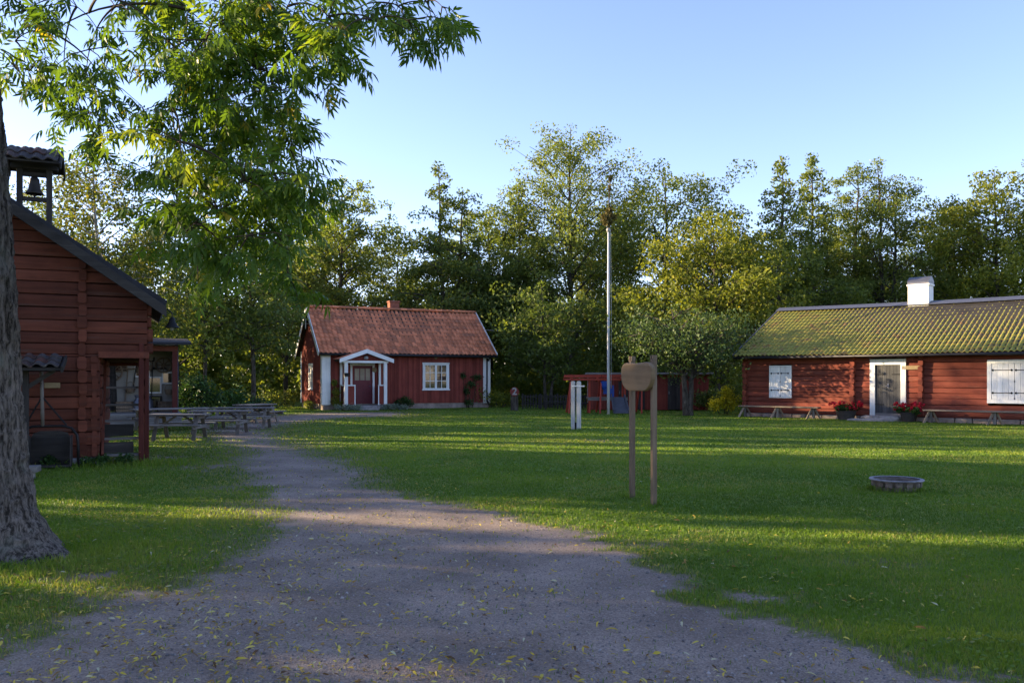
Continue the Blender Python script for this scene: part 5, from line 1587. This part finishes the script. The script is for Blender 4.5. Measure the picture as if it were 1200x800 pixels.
# pale house glimpsed far behind the apple tree
fhx, fhy = 15.2, 63.0
fh = thing('far_house', 'pale house wall glimpsed behind the golden bush and apple tree', 'house', (fhx, fhy, 0), R(-10))
mb = MB(); mb.box(0, 7, 0, 5, 0, 2.6); mb.prism([(0, 2.6), (7, 2.6), (3.5, 4.4)], 0, 5); mb.build('wall', M['far_house'], fh)
mb = MB(); mb.prism([(-0.3, 2.5), (3.5, 4.5), (7.3, 2.5), (7.3, 2.65), (3.5, 4.68), (-0.3, 2.65)], -0.3, 5.3); mb.build('roof', M['tile_dark'], fh)
mb = MB(); mb.box(1.2, 2.2, -0.03, 0.02, 0.9, 2.0); w_ = mb.build('window', M['white_wood'], fh)
mb = MB(); mb.box(1.3, 2.1, -0.045, -0.031, 1.0, 1.9); mb.build('pane', M['glass'], w_)
mb = MB(); mb.box(4.4, 5.4, -0.03, 0.02, 0.9, 2.0); w_ = mb.build('window', M['white_wood'], fh)
mb = MB(); mb.box(4.5, 5.3, -0.045, -0.031, 1.0, 1.9); mb.build('pane', M['glass'], w_)
# ------------------------------------------------------------------ trees
def envelope(sp, t):
    """crown radius share at height share t"""
    if sp == 'alder': return (0.62 + 0.38 * math.sin(math.pi * min(1, t * 1.5))) * (1 - t ** 1.6) ** 0.75 + 0.05
    if sp == 'oak': return max(0.12, math.sqrt(max(0.0, 1 - (2 * (t * 0.92 + 0.04) - 0.95) ** 2)))
    if sp == 'wispy': return 0.30 + 0.75 * math.sin(math.pi * (t * 0.85 + 0.1)) ** 0.9 * (1 - 0.3 * t)
    if sp == 'birch': return 0.2 + 0.85 * math.sin(math.pi * (t * 0.80 + 0.14))
    if sp == 'apple': return max(0.25, math.sqrt(max(0.0, 1 - (1.75 * t - 0.72) ** 2)))
    return 1.0


def tree(name, label, cat, loc, H, W, sp, leaf, bark, seed, zlo=0.18, nlimb=34, cover=5.0, lsize=0.20, trunks=1, group=None, lean=0.0, trunk_r=None):
    rng = np.random.default_rng(seed); q = random.Random(seed)
    t = thing(name, label, cat, loc, 0, group)
    wood_ = MB(); centers = []; tints = []
    tr = trunk_r or H * 0.0135
    tl = []
    for k in range(trunks):
        ox = (k - (trunks - 1) / 2) * W * (0.24 if sp == 'apple' else 0.14) if trunks > 1 else 0
        pts = []; px = ox * (0.07 if sp == 'apple' else 0.12); py = 0
        hh = H * (1 - 0.10 * k)
        for i in range(9):
            s = i / 8
            px += q.uniform(-1, 1) * H * 0.010 + (ox * 0.03 * i if sp == 'apple' else ox * 0.11) + lean * H / 8
            py += q.uniform(-1, 1) * H * 0.010
            pts.append(Vector((px, py, -0.15 + hh * s * 0.985)))
        wood_.tube(pts, [tr * (1.25 if i == 0 else 1) * (1 - i / 8.4) + 0.012 for i in range(9)], 9)
        tl.append((pts, hh))
    area = H * (1 - zlo) * W * 0.62
    ntot = int(area * cover / (lsize * lsize * 0.35))
    clumps = []
    for i in range(nlimb):
        pts, hh = tl[i % trunks]
        f = (i + q.random()) / nlimb
        zz = zlo + (1 - zlo) * (f ** 0.92) * 0.97
        tt = (zz - zlo) / (1 - zlo)
        k = min(7, int(zz * 8)); u = zz * 8 - k
        base = pts[k].lerp(pts[k + 1], u)
        az = i * 2.4 + q.uniform(-0.5, 0.5)
        r = W / 2 * envelope(sp, tt) * q.choice((0.55, 0.8, 0.95, 1.0, 1.08))
        rise = {'alder': 0.12, 'oak': 0.30, 'wispy': 0.55, 'birch': 0.25, 'apple': 0.35}[sp] * (1.15 - tt)
        end = base + Vector((math.cos(az) * r, math.sin(az) * r, r * rise))
        end.z = min(end.z, H * 0.985)
        start = base - Vector((0, 0, min(base.z * 0.25, r * (0.35 if sp in ('oak', 'wispy', 'apple') else 0.12))))
        mid = start.lerp(end, 0.5) + Vector((0, 0, r * (0.10 if sp != 'birch' else 0.22)))
        lr = max(0.018, tr * 0.42 * (1 - 0.65 * tt))
        wood_.tube([start, mid, end], [lr, lr * 0.65, 0.012], 5, cap=False)
        ncl = max(2, int(2 + r / 0.55))
        for c in range(ncl):
            g = 0.35 + 0.68 * (c + q.random()) / ncl
            cc = start.lerp(end, g) + Vector((q.gauss(0, 1), q.gauss(0, 1), q.gauss(0, 0.6))) * (0.16 * r + 0.12)
            cr = (0.22 + 0.10 * r) * q.uniform(0.7, 1.35)
            clumps.append((cc, cr))
            if q.random() < 0.5: wood_.tube([start.lerp(end, g * 0.85), cc], [lr * 0.35, 0.008], 4, cap=False)
    # the leader
    for pts, hh in tl:
        clumps.append((pts[-1], 0.35)); clumps.append((pts[-1] - Vector((0, 0, 0.5)), 0.4))
    vol = np.array([c[1] ** 1.7 for c in clumps]); vol = vol / vol.sum()
    cnt = rng.multinomial(ntot, vol)
    for (cc, cr), n in zip(clumps, cnt):
        if n == 0: continue
        d = rng.normal(0, 1, (n, 3)) * np.array([cr * 0.72, cr * 0.72, cr * 0.48])
        if sp == 'birch': d[:, 2] -= np.abs(rng.normal(0, cr * 0.9, n))
        d = d * np.minimum(1, 1.75 / np.maximum(1e-6, np.linalg.norm(d / np.array([cr * 0.72, cr * 0.72, cr * 0.48 if sp != 'birch' else cr * 1.3]), axis=1)))[:, None]
        p = d + np.array(cc)
        centers.append(p)
        # leaf tone differs at random from spray to spray
        tint = rng.normal(0.42 + 0.16 * (q.random() - 0.4), 0.19, n)
        tints.append(tint)
    c = np.concatenate(centers); a = np.clip(np.concatenate(tints), 0, 1)
    ok = c[:, 2] > 0.3
    v, f, aa = leaf_quads(c[ok], lsize, rng, a[ok], 0.62, 0.25)
    wood_.build('trunk', M[bark], t, smooth=True)
    npmesh('crown', v, f, aa, M[leaf], t)
    return t


TG = 'trees along the back of the yard'


def far(px, Y, top, wpx, sp, leaf, label, seed, name='forest_tree', **kw):
    if sp == 'alder': wpx *= 1.12; kw['nlimb'] = int(kw.get('nlimb', 40) * 1.2)
    x = (px - 600) / 1000.0 * Y
    Hh = EYE + (445 - top) / 1000.0 * Y
    W = wpx / 1000.0 * Y
    return tree(name, label, 'tree', (x, Y, 0), Hh, W, sp, leaf, kw.pop('bark', 'bark'), seed, group=TG, **kw)


far(115, 38, 168, 165, 'birch', 'leaf_birch', 'yellowing birch with drooping twigs right behind the bell turret', 101, 'birch_tree', bark='birch_bark', zlo=0.15, cover=4.2, lsize=0.15, nlimb=40)
far(40, 47, 215, 132, 'birch', 'leaf_mid', 'thin green tree left of the bell turret, mostly hidden by the ash trunk', 102, zlo=0.2, cover=3.1, lsize=0.165)
far(205, 50, 235, 132, 'oak', 'leaf_mid', 'rounded green tree behind the display shed and hanging ash leaves', 103, cover=4.2)
far(238, 43, 290, 99, 'alder', 'leaf_mid', 'slim tree with a bare dark trunk left of the forked one behind the tables', 104, zlo=0.36, cover=3.0)
far(294, 45, 262, 127, 'alder', 'leaf_dark', 'dark straight trunked tree behind the end on picnic table', 105, zlo=0.34, cover=3.5)
far(335, 56, 262, 121, 'oak', 'leaf_mid', 'broad green tree close left of the cottage gable', 106, cover=4.0, zlo=0.25)
far(398, 58, 204, 132, 'oak', 'leaf_mid', 'tall spreading dark tree right above the cottage gable', 107, cover=4.9, zlo=0.25, nlimb=40)
far(382, 64, 250, 99, 'oak', 'leaf_yellow', 'yellow lit tree peeping behind the tall spreading tree', 108, cover=4.5)
far(466, 66, 275, 110, 'oak', 'leaf_mid', 'low rounded pale green tree above the cottage chimney', 109, cover=4.9)
far(522, 58, 188, 135, 'alder', 'leaf_dark', 'tall narrow dark alder with twin trunks above the cottage roof', 110, 'alder_tree', trunks=2, cover=4.9, nlimb=46, zlo=0.26)
far(572, 64, 240, 130, 'oak', 'leaf_dark', 'lower dark green tree filling the gap right of the twin trunked alder', 111, cover=5.2)
far(606, 60, 206, 132, 'alder', 'leaf_dark', 'pointed dark alder left of the tall wispy tree', 112, 'alder_tree', cover=5.1, nlimb=44)
far(668, 58, 143, 184, 'wispy', 'leaf_mid', 'tallest wispy tree of the row with thin see through top', 113, cover=3.3, nlimb=44, lsize=0.165, zlo=0.2)
far(642, 50, 330, 132, 'oak', 'leaf_dark', 'low dark tree with forked trunk behind the white stakes', 114, cover=5.2, zlo=0.25, trunks=2)
far(700, 66, 235, 110, 'oak', 'leaf_yellow', 'yellow green tree behind the maypole wreath', 115, cover=4.9)
far(778, 61, 190, 190, 'oak', 'leaf_mid', 'broad tall tree with open dark limbs right of the maypole', 116, cover=3.9, nlimb=30, zlo=0.25)
far(842, 50, 246, 181, 'oak', 'leaf_yellow', 'big sunlit yellow green tree rising behind the apple tree', 117, 'maple_tree', cover=5.6, nlimb=50, zlo=0.12)
far(735, 52, 330, 99, 'oak', 'leaf_mid', 'small bushy tree behind the red playground', 118, cover=5.6, zlo=0.1)
far(905, 58, 180, 124, 'alder', 'leaf_mid', 'leftmost pointed tree of the four thin ones above the mossy roof', 119, 'alder_tree', cover=4.0, nlimb=46, zlo=0.15)
far(953, 60, 176, 110, 'alder', 'leaf_mid', 'second pointed tree of the four thin ones above the mossy roof', 120, 'alder_tree', cover=4.0, nlimb=46, zlo=0.15)
far(1000, 62, 186, 105, 'wispy', 'leaf_mid', 'third thin tree with bare visible trunk left of the white chimney', 121, cover=3.0, nlimb=36, lsize=0.165)
far(1042, 60, 181, 130, 'wispy', 'leaf_mid', 'thin see through tree right above and left of the white chimney', 122, cover=3.3, nlimb=40, lsize=0.165, trunks=2)
far(1112, 64, 238, 121, 'oak', 'leaf_dark', 'dense dark rounded tree right of the white chimney', 123, cover=6.0)
far(1172, 58, 194, 154, 'oak', 'leaf_yellow', 'big broad yellow green tree at the right edge above the roof', 124, 'maple_tree', cover=5.2, nlimb=46)
far(1262, 58, 215, 165, 'oak', 'leaf_mid', 'broad green tree beyond the right edge', 125, cover=5.2)
far(870, 62, 262, 110, 'oak', 'leaf_dark', 'dark lower tree between the sunlit tree and the thin ones', 126, cover=5.2, zlo=0.08)
far(980, 66, 275, 143, 'oak', 'leaf_dark', 'dark rounded filler tree low between the thin trees', 127, cover=5.6, zlo=0.05)
far(1060, 68, 290, 132, 'oak', 'leaf_dark', 'dark rounded tree low behind the white chimney', 128, cover=5.6, zlo=0.05)

# apple tree in front of the red shed
tree('apple_tree', 'broad low apple tree with forked trunk in front of the red shed', 'tree', (8.0, 38.6, 0), 5.1, 5.6, 'apple', 'leaf_apple', 'bark', 201, zlo=0.44, nlimb=46, cover=5.2, lsize=0.13, trunks=2, trunk_r=0.15)

# bushes
shrub('golden_bush', 'golden yellow bush beside the left corner of the log building', 'bush', (9.95, 40.0, 0), [(0, 0, 0.6, 0.55), (-0.45, 0, 0.45, 0.45), (0.4, 0.2, 0.55, 0.5), (0.1, 0, 1.0, 0.4)], 420, 0.10, 'leaf_gold', 211)
shrub('green_bush', 'large dark green bush behind the picnic tables', 'bush', (-12.6, 35.0, 0), [(0, 0, 0.8, 1.0, 0.8), (-1.2, 0.2, 0.9, 1.0, 0.9), (1.2, 0.1, 0.7, 0.9, 0.7), (2.1, 0.3, 0.45, 0.7, 0.5), (-0.4, 0, 1.4, 0.7, 0.5)], 900, 0.13, 'leaf_bush', 212, 8)
shrub('low_bush', 'low brownish bush left of the cottage gable', 'bush', (-13.4, 47.5, 0), [(0, 0, 0.5, 0.8, 0.6), (0.9, 0.2, 0.6, 0.8, 0.6), (-0.9, 0, 0.4, 0.7, 0.5)], 420, 0.13, 'leaf_mid', 213, 6)
shrub('dark_bush', 'dark bush between the apple tree and the golden bush', 'bush', (10.8, 44.5, 0), [(0, 0, 0.7, 0.9, 0.8), (-0.8, 0.2, 0.6, 0.7, 0.6), (0.9, 0.4, 0.8, 0.8, 0.8)], 420, 0.14, 'leaf_dark', 214, 6)
shrub('yellow_bush', 'yellow lit bush right of the cottage behind the number post', 'bush', (-0.9, 49.5, 0), [(0, 0, 0.6, 0.7, 0.6), (0.9, 0.2, 0.5, 0.7, 0.5), (-0.9, 0.3, 0.8, 0.7, 0.8)], 380, 0.14, 'leaf_yellow', 215, 6)

# undergrowth and woodland seen as one mass behind the trees
def mass(name, n, xr, yr, hfun, lsize, mat, seed, thresh=0.45):
    r = np.random.default_rng(seed)
    x = r.uniform(*xr, n); y = r.uniform(*yr, n)
    h = hfun(x, y)
    z = h * r.random(n) ** 0.8
    dn = fbm(x * 0.45, z * 0.55 + y * 0.13, seed, 3)
    k = (dn > thresh) & (z > 0.05)
    c = np.stack([x, y, z], 1)[k]
    tone = np.clip(0.25 + 0.5 * fbm(x * 0.2, y * 0.2, seed + 3, 2)[k] + r.normal(0, 0.17, k.sum()), 0, 1)
    v, f, a = leaf_quads(c, lsize, r, tone, 0.65, 0.2)
    kind(npmesh(name, v, f, a, M[mat]), 'stuff')


mass('undergrowth', 60000, (-30, 34), (53, 66), lambda x, y: 1.2 + 3.4 * fbm(x * 0.25, y * 0.25, 4, 2), 0.30, 'leaf_mid', 301, 0.47)
mass('woodland', 90000, (-62, 64), (70, 92), lambda x, y: 5.0 + 6.5 * fbm(x * 0.16, y * 0.1, 8, 2), 0.55, 'leaf_mid', 302, 0.38)
mass('sunlit_woodland', 42000, (-50, -6), (64, 70), lambda x, y: 3.0 + 6.0 * fbm(x * 0.2, y * 0.2, 12, 2), 0.34, 'leaf_yellow', 303, 0.42)  # added mass, backlit glow put into its yellow leaf colour


# unseen trees added west of the yard to shade it and shape the sun strips
def belt():
    r = np.random.default_rng(401); P, A = [], []
    crowns = []
    y = 3.0
    while y < 84:
        if not (28.0 < y < 29.0 or 17.0 < y < 17.8):
            lowy = 1 - 0.30 * math.exp(-((y - 14.2) / 1.6) ** 2)
            crowns.append((-36 + r.uniform(-2.5, 2.5), y, r.uniform(10.3, 13.2) * lowy, r.uniform(1.9, 2.9)))
        y += r.uniform(1.1, 1.9)
    for (x, y, h, w) in crowns:
        for k in range(26):
            zz = r.uniform(0.6, h); rr = w * (0.55 + 0.45 * math.sin(math.pi * min(1, zz / h)))
            cx, cy = x + r.normal(0, rr * 0.4), y + r.normal(0, rr * 0.38)
            P.append(np.array([cx, cy, zz]) + r.normal(0, 1, (75, 3)) * np.array([0.55, 0.5, 0.5]))
            A.append(np.clip(r.normal(0.45, 0.2, 75), 0, 1))
    P = np.concatenate(P); A = np.concatenate(A)
    ok = P[:, 2] > 0.1
    # uneven holes and wider slits cut so that sun strips reach the ground
    yy = P[:, 1] + 0.2126 * (36 + P[:, 0]); zz = P[:, 2] + 0.2217 * (-36 - P[:, 0])
    hole = fbm(yy * 1.1, zz * 0.8, 61, 3)
    thr = np.interp(yy, [0, 9, 14, 16.5, 19, 25, 33, 47, 60], [0.80, 0.78, 0.74, 0.66, 0.68, 0.66, 0.61, 0.57, 0.60])
    ok &= hole < thr
    fine = fbm(yy * 2.7, zz * 2.3, 67, 2)          # fine holes cut to let soft sun onto the lawn
    ok &= fine < np.interp(yy, [0, 18.5, 22, 46, 60], [1.0, 1.0, 0.53, 0.53, 0.62])
    for y0, hw, z0, z1 in SLITS:
        wob = hw * (0.5 + 1.0 * fbm(zz * 0.9, yy * 0 + y0, 63, 2))
        ok &= ~((np.abs(yy - y0 - 0.25 * np.sin(zz * 1.3)) < wob) & (zz > z0) & (zz < z1))
    v, f, a = leaf_quads(P[ok], 0.5, r, A[ok], 0.65, 0.2)
    kind(npmesh('shade_tree_belt', v, f, a, M['leaf_mid']), 'stuff')


SLITS = [(28.6, 0.45, 5.0, 12), (17.4, 0.30, 5.5, 11), (48.6, 0.45, 8.2, 13), (50.3, 0.5, 9.6, 13), (54.2, 0.9, 5.5, 12), (46.3, 0.35, 9.5, 13), (40.5, 0.4, 8.0, 12), (21.8, 0.3, 8.5, 12)]
belt()

# ------------------------------------------------------------------ the big ash
ash = thing('ash_tree', 'big ash tree with furrowed trunk at the left edge, branches hanging into view', 'tree', (-4.82, 7.8, 0))


def ash_trunk():
    na = 220
    zs = np.concatenate([np.linspace(-0.15, 1.2, 110), np.linspace(1.22, 8.2, 250)])
    th = np.linspace(0, 2 * np.pi, na, endpoint=False)
    T, Z = np.meshgrid(th, zs)
    r = np.interp(Z, [-0.15, 0.0, 0.15, 0.4, 0.8, 1.5, 3.0, 5.0, 7.0, 8.2], [0.80, 0.66, 0.52, 0.415, 0.335, 0.27, 0.23, 0.21, 0.18, 0.15])
    # buttress roots
    rt = np.clip(1 - Z / 0.9, 0, 1) ** 2
    r = r * (1 + rt * (0.20 * np.cos(3 * T + 0.4) + 0.14 * np.cos(5 * T + 1.9) + 0.10 * np.cos(8 * T)))
    # furrows: ridged noise drawn out along the trunk
    u = T / (2 * np.pi) * 34
    def per(u, z, s): return vnoise(np.mod(u + 0.8 * np.sin(z * 2.1 + s), 34), z * 8.5, s)
    n = 1 - np.abs(2 * per(u, Z, 3) - 1)
    n2 = 1 - np.abs(2 * vnoise(np.mod(u * 2, 68), Z * 12, 8) - 1)
    n = n ** 1.6
    r = r + 0.042 * (n - 0.5) + 0.014 * (n2 - 0.5)
    cx = -0.027 * Z + 0.05 * np.sin(Z * 0.7)
    cy = 0.02 * np.sin(Z * 0.9)
    v = np.stack([(cx + r * np.cos(T)).ravel(), (cy + r * np.sin(T)).ravel(), Z.ravel()], 1)
    idx = np.arange(na * len(zs)).reshape(len(zs), na)
    nx = np.roll(idx, -1, 1)
    f = np.stack([idx[:-1].ravel(), nx[:-1].ravel(), nx[1:].ravel(), idx[1:].ravel()], 1)
    npmesh('trunk', v, f, np.zeros(len(v)), M['ash_bark'], ash, True)


ash_trunk()


def ash_crown():
    r = np.random.default_rng(77); q = random.Random(77)
    O = np.array([-4.82, 7.8, 0.0])
    def P(px, py, Y): return np.array([(px - 600) / 1000 * Y, Y, EYE + (445 - py) / 1000 * Y]) - O
    limbs = [
        [(-0.1, 0, 5.8), (0.8, -0.3, 6.4), (1.8, -0.6, 6.5), (2.9, -0.8, 6.3), (3.8, -0.9, 5.9), (4.6, -1.1, 5.3)],
        [(-0.1, 0.1, 5.6), (0.9, 0.8, 6.4), (2.0, 1.2, 6.4), (2.9, 1.3, 5.9)],
        [(-0.1, 0, 6.4), (0.5, -1.2, 7.2), (1.0, -2.6, 7.4), (1.4, -3.6, 7.0)],
        [(-0.1, 0, 6.2), (-1.2, 0.5, 7.2), (-2.6, 0.6, 7.4)],
        [(-0.1, 0, 7.2), (0.2, 0.4, 8.8), (0.3, 0.5, 10.2)],
    ]
    w = MB(); nodes = []
    for l in limbs:
        pts = [Vector(p) for p in l]
        n = len(pts)
        w.tube(pts, [0.15 * (1 - 0.82 * i / (n - 1)) for i in range(n)], 8)
        for i in range(n - 1):
            for k in range(5):
                nodes.append((pts[i].lerp(pts[i + 1], k / 5), 0.05))
    # leafy sprays: picture column, row, distance, radius (m), leaves
    B = []
    def add(px, py, Y, rad, n): B.append((P(px, py, Y), rad, n))
    for (px, py, n) in ((28, 25, 34), (60, 50, 30), (35, 95, 34), (75, 100, 44), (105, 70, 40), (120, 105, 44), (95, 122, 40), (55, 100, 30), (22, 95, 18), (105, 145, 44), (118, 158, 34), (90, 20, 22), (135, 20, 20), (60, 5, 18), (18, 60, 16)):
        add(px, py - 12, 7.0 + q.uniform(-0.8, 0.9), 0.25, int(n * 0.62))
    for (px, py, n) in ((170, 15, 34), (215, 25, 44), (260, 20, 44), (305, 15, 40), (190, 60, 40), (235, 60, 50), (285, 55, 50), (200, 100, 44), (245, 100, 54), (295, 95, 54), (325, 120, 36),
                        (195, 140, 36), (230, 145, 50), (280, 140, 56), (320, 150, 44), (205, 180, 40), (255, 185, 54), (305, 185, 50), (335, 190, 22), (196, 205, 34), (225, 220, 50), (280, 225, 50), (320, 225, 50), (355, 225, 40),
                        (196, 235, 26), (205, 255, 48), (250, 260, 50), (300, 262, 50), (345, 250, 44), (368, 240, 22), (212, 285, 34), (235, 290, 36), (285, 290, 36), (330, 275, 36), (222, 312, 24), (240, 330, 16), (320, 318, 36), (333, 340, 26), (262, 310, 22), (225, 320, 16)):
        add(px + 6, py - 14, 6.9 + q.uniform(-0.9, 1.3), 0.29, int(n * 1.25))
    for (px, py, n) in ((335, 15, 30), (350, 45, 30), (385, 20, 34), (415, 12, 22), (375, 60, 34), (398, 70, 22), (400, 40, 26), (440, 25, 12), (466, 8, 26), (478, 24, 18), (455, 4, 16), (500, 3, 18), (518, 8, 16)):
        add(px, py, 6.3 + q.uniform(-0.5, 0.5), 0.19, n)
    # the crown above the picture
    for k in range(40):
        px_ = q.uniform(-330, 440); add(px_, q.uniform(-430, -170 if px_ > 330 else (-45 if px_ > 190 else -110)), q.uniform(5.2, 9.6), 0.5, 34)
    for k in range(30):
        a = q.uniform(0, 6.28); B.append((np.array([math.cos(a) * q.uniform(0.5, 3.0), math.sin(a) * q.uniform(0.5, 2.6), q.uniform(7.5, 11.0)]), 0.7, 44))
    B.sort(key=lambda b: -b[0][2])
    pos, dirs, sc, tint = [], [], [], []
    for (c, rad, n) in B:
        cv = Vector(c)
        best = min(nodes, key=lambda nd: (nd[0] - cv).length + (2.0 if nd[0].z < cv.z - 0.15 else 0))
        p0 = best[0]
        d = cv - p0; L = d.length
        if L > 0.02:
            side = Vector((q.uniform(-1, 1), q.uniform(-1, 1), 0)) * 0.12 * L
            ctl = p0.lerp(cv, 0.55) + side + Vector((0, 0, (0.22 if p0.z >= cv.z else 0.02) * L))
            b0 = min(0.020, 0.006 + 0.009 * L)
            bz = lambda t: p0 * ((1 - t) ** 2) + ctl * (2 * t * (1 - t)) + cv * (t * t)
            w.tube([bz(k / 8) for k in range(9)], [b0 * (1 - 0.75 * k / 8) for k in range(9)], 5, cap=False)
            m2 = bz(0.7)
            nodes.append((m2, 0.02))
        nodes.append((cv, 0.02))
        bt_ = q.gauss(0.42, 0.12)
        nt = max(3, n // 6)
        for k in range(nt):
            e = cv + Vector((q.gauss(0, 1), q.gauss(0, 1), q.gauss(-0.1, 0.8))) * rad * 0.62
            w.tube([cv, cv.lerp(e, 0.5) + Vector((0, 0, 0.03)), e], [0.005, 0.004, 0.0025], 4, cap=False)
            tw = (e - cv)
            for j in range(n // nt):
                s = 0.45 + 0.55 * (j + q.random()) / (n // nt)
                pos.append(np.array(cv.lerp(e, s)))
                az = q.uniform(0, 6.28)
                dd = np.array([math.cos(az), math.sin(az), -0.35 + q.gauss(0, 0.35)]) + 0.5 * np.array(tw.normalized())
                dirs.append(dd); sc.append(q.uniform(0.145, 0.21)); tint.append(min(0.93, max(0, q.gauss(bt_, 0.15))) if q.random() > 0.012 else 1.0)
    pos = np.array(pos); dirs = np.array(dirs); sc = np.array(sc); tint = np.array(tint)
    # compound leaves: four leaflet pairs and one at the tip hanging from the rib, in six shapes
    def compound(q):
        tv, tf = [], []
        sag = q.uniform(0.06, 0.30)
        def leaflet(o, ang, ln, dz, tw):
            ca, sa = math.cos(ang), math.sin(ang); b = len(tv)
            dr = q.uniform(0.15, 0.75)
            for (x, y, z) in LEAFLET_V:
                x, y, z = x * ln, y * ln * 1.05, z * ln + tw * y * ln
                tv.append((o + x * ca - y * sa, x * sa + y * ca, z + dz - 0.25 * x * x / ln - sag * o * o - dr * x))
            for f in LEAFLET_F: tf.append(tuple(i + b for i in f))
        for k, x in enumerate((0.26, 0.46, 0.66, 0.85)):
            for s in (-1, 1):
                if q.random() < 0.05: continue
                leaflet(x + q.uniform(-.05, .05), s * (1.05 - 0.14 * k + q.uniform(-.25, .25)), (0.43 - 0.02 * abs(k - 1.5)) * q.uniform(0.8, 1.12), 0, q.uniform(-0.6, 0.6))
        leaflet(0.97, q.uniform(-.2, .2), 0.44, 0, 0)
        b = len(tv)
        for x in (0, 0.5, 1.0): tv.extend([(x, -0.006, -sag * x * x), (x, 0.006, -sag * x * x)])
        tf.extend([(b, b + 2, b + 3, b + 1), (b + 2, b + 4, b + 5, b + 3)])
        tri = [f for f in tf if len(f) == 3] + [t for f in tf if len(f) == 4 for t in ((f[0], f[1], f[2]), (f[0], f[2], f[3]))]
        return np.array(tv), tri
    up = np.stack([r.normal(0, 0.6, len(pos)), r.normal(0, 0.6, len(pos)), np.ones(len(pos))], 1)
    ms = rotmats(dirs, up)
    which = r.integers(0, 6, len(pos)); VV, FF, AA = [], [], []; off = 0
    for j in range(6):
        tv, tri = compound(random.Random(500 + j)); kx = which == j
        v, f, a_ = place(tv, tri, pos[kx], ms[kx], sc[kx], tint[kx])
        VV.append(v); FF.append(f + off); AA.append(a_); off += len(v)
    npmesh('crown', np.concatenate(VV), np.concatenate(FF), np.concatenate(AA), M['leaf_ash'], ash)
    w.build('limbs', M['twig'], ash, smooth=True)
    print('ash leaves', len(pos))


ash_crown()

# weeds along the barn foot and at the tree
clw = []
qq = random.Random(5)
for k in range(26):
    t_ = qq.uniform(0.2, 4.4); o_ = qq.uniform(0.1, 0.5)
    clw.append((-7.1 - 0.9165 * t_ + 0.4 * o_, 16.6 - 0.4 * t_ - 0.9165 * o_, 0.06 + qq.uniform(0, 0.06), qq.uniform(0.10, 0.22), qq.uniform(0.08, 0.16)))
wd = clump_mesh('weeds', clw, 90, 0.06, M['leaf_bush'], None, 91)
kind(wd, 'stuff')


def clover():
    """broad leaved weeds creeping through the near lawn"""
    r = np.random.default_rng(93)
    n = 420
    y = 4.2 * (15 / 4.2) ** r.random(n); x = r.uniform(-0.8, 0.75, n) * y
    g = gravel_mask(x, y); k = (g < 0.42) & (fbm(x * 0.7, y * 0.7, 19, 2) > 0.46) & (np.hypot(x + 4.8, y - 7.8) > 0.7)
    x, y = x[k], y[k]; P = []
    for cx, cy in zip(x, y):
        m = r.integers(14, 40); s = r.uniform(0.05, 0.16)
        px = cx + r.normal(0, s, m); py = cy + r.normal(0, s, m)
        P.append(np.stack([px, py, tz(px, py) + r.uniform(0.018, 0.05, m)], 1))
    P = np.concatenate(P); n = len(P)
    th = r.uniform(0, 6.28, n)
    d = np.stack([np.cos(th), np.sin(th), r.normal(0, 0.25, n)], 1); up = np.stack([r.normal(0, 0.35, n), r.normal(0, 0.35, n), np.ones(n)], 1)
    tv = np.array([(-0.5, 0, 0), (-0.2, -0.4, 0.06), (0.3, -0.36, 0.05), (0.55, 0, 0), (0.3, 0.36, 0.05), (-0.2, 0.4, 0.06)])
    v, f, a = place(tv, [(0, 1, 2, 3), (0, 3, 4, 5)], P, rotmats(d, up), r.uniform(0.016, 0.036, n), np.clip(r.normal(0.6, 0.25, n), 0, 1))
    kind(npmesh('clover', v, f, a, M['grass']), 'stuff')


clover()

# long grass left standing round the fire ring, the sign posts and the stakes
r_ = np.random.default_rng(95); P_ = []
for (cx, cy, rad, n) in ((5.63, 12.5, 0.31, 420), (1.83, 11.03, 0.06, 60), (1.635, 11.62, 0.06, 60), (2.05, 27.6, 0.16, 90), (4.52, 40.0, 0.12, 60)):
    t_ = r_.uniform(0, 6.28, n); q_ = rad + np.abs(r_.normal(0, 0.05, n))
    P_.append(np.stack([cx + np.cos(t_) * q_, cy + np.sin(t_) * q_], 1))
P_ = np.concatenate(P_); n = len(P_); h_ = r_.uniform(0.05, 0.13, n); w_ = 0.006
t_ = r_.uniform(0, 6.28, n); z_ = tz(P_[:, 0], P_[:, 1])
v_ = np.empty((n, 3, 3)); dx_ = np.cos(t_) * w_; dy_ = np.sin(t_) * w_
v_[:, 0] = np.stack([P_[:, 0] - dx_, P_[:, 1] - dy_, z_ - 0.02], 1); v_[:, 1] = np.stack([P_[:, 0] + dx_, P_[:, 1] + dy_, z_ - 0.02], 1)
v_[:, 2] = np.stack([P_[:, 0] + r_.normal(0, 0.03, n), P_[:, 1] + r_.normal(0, 0.03, n), z_ + h_], 1)
kind(npmesh('long_grass', v_.reshape(-1, 3), np.arange(n * 3).reshape(n, 3), np.repeat(np.clip(r_.normal(0.5, 0.2, n), 0, 1), 3), M['grass']), 'stuff')
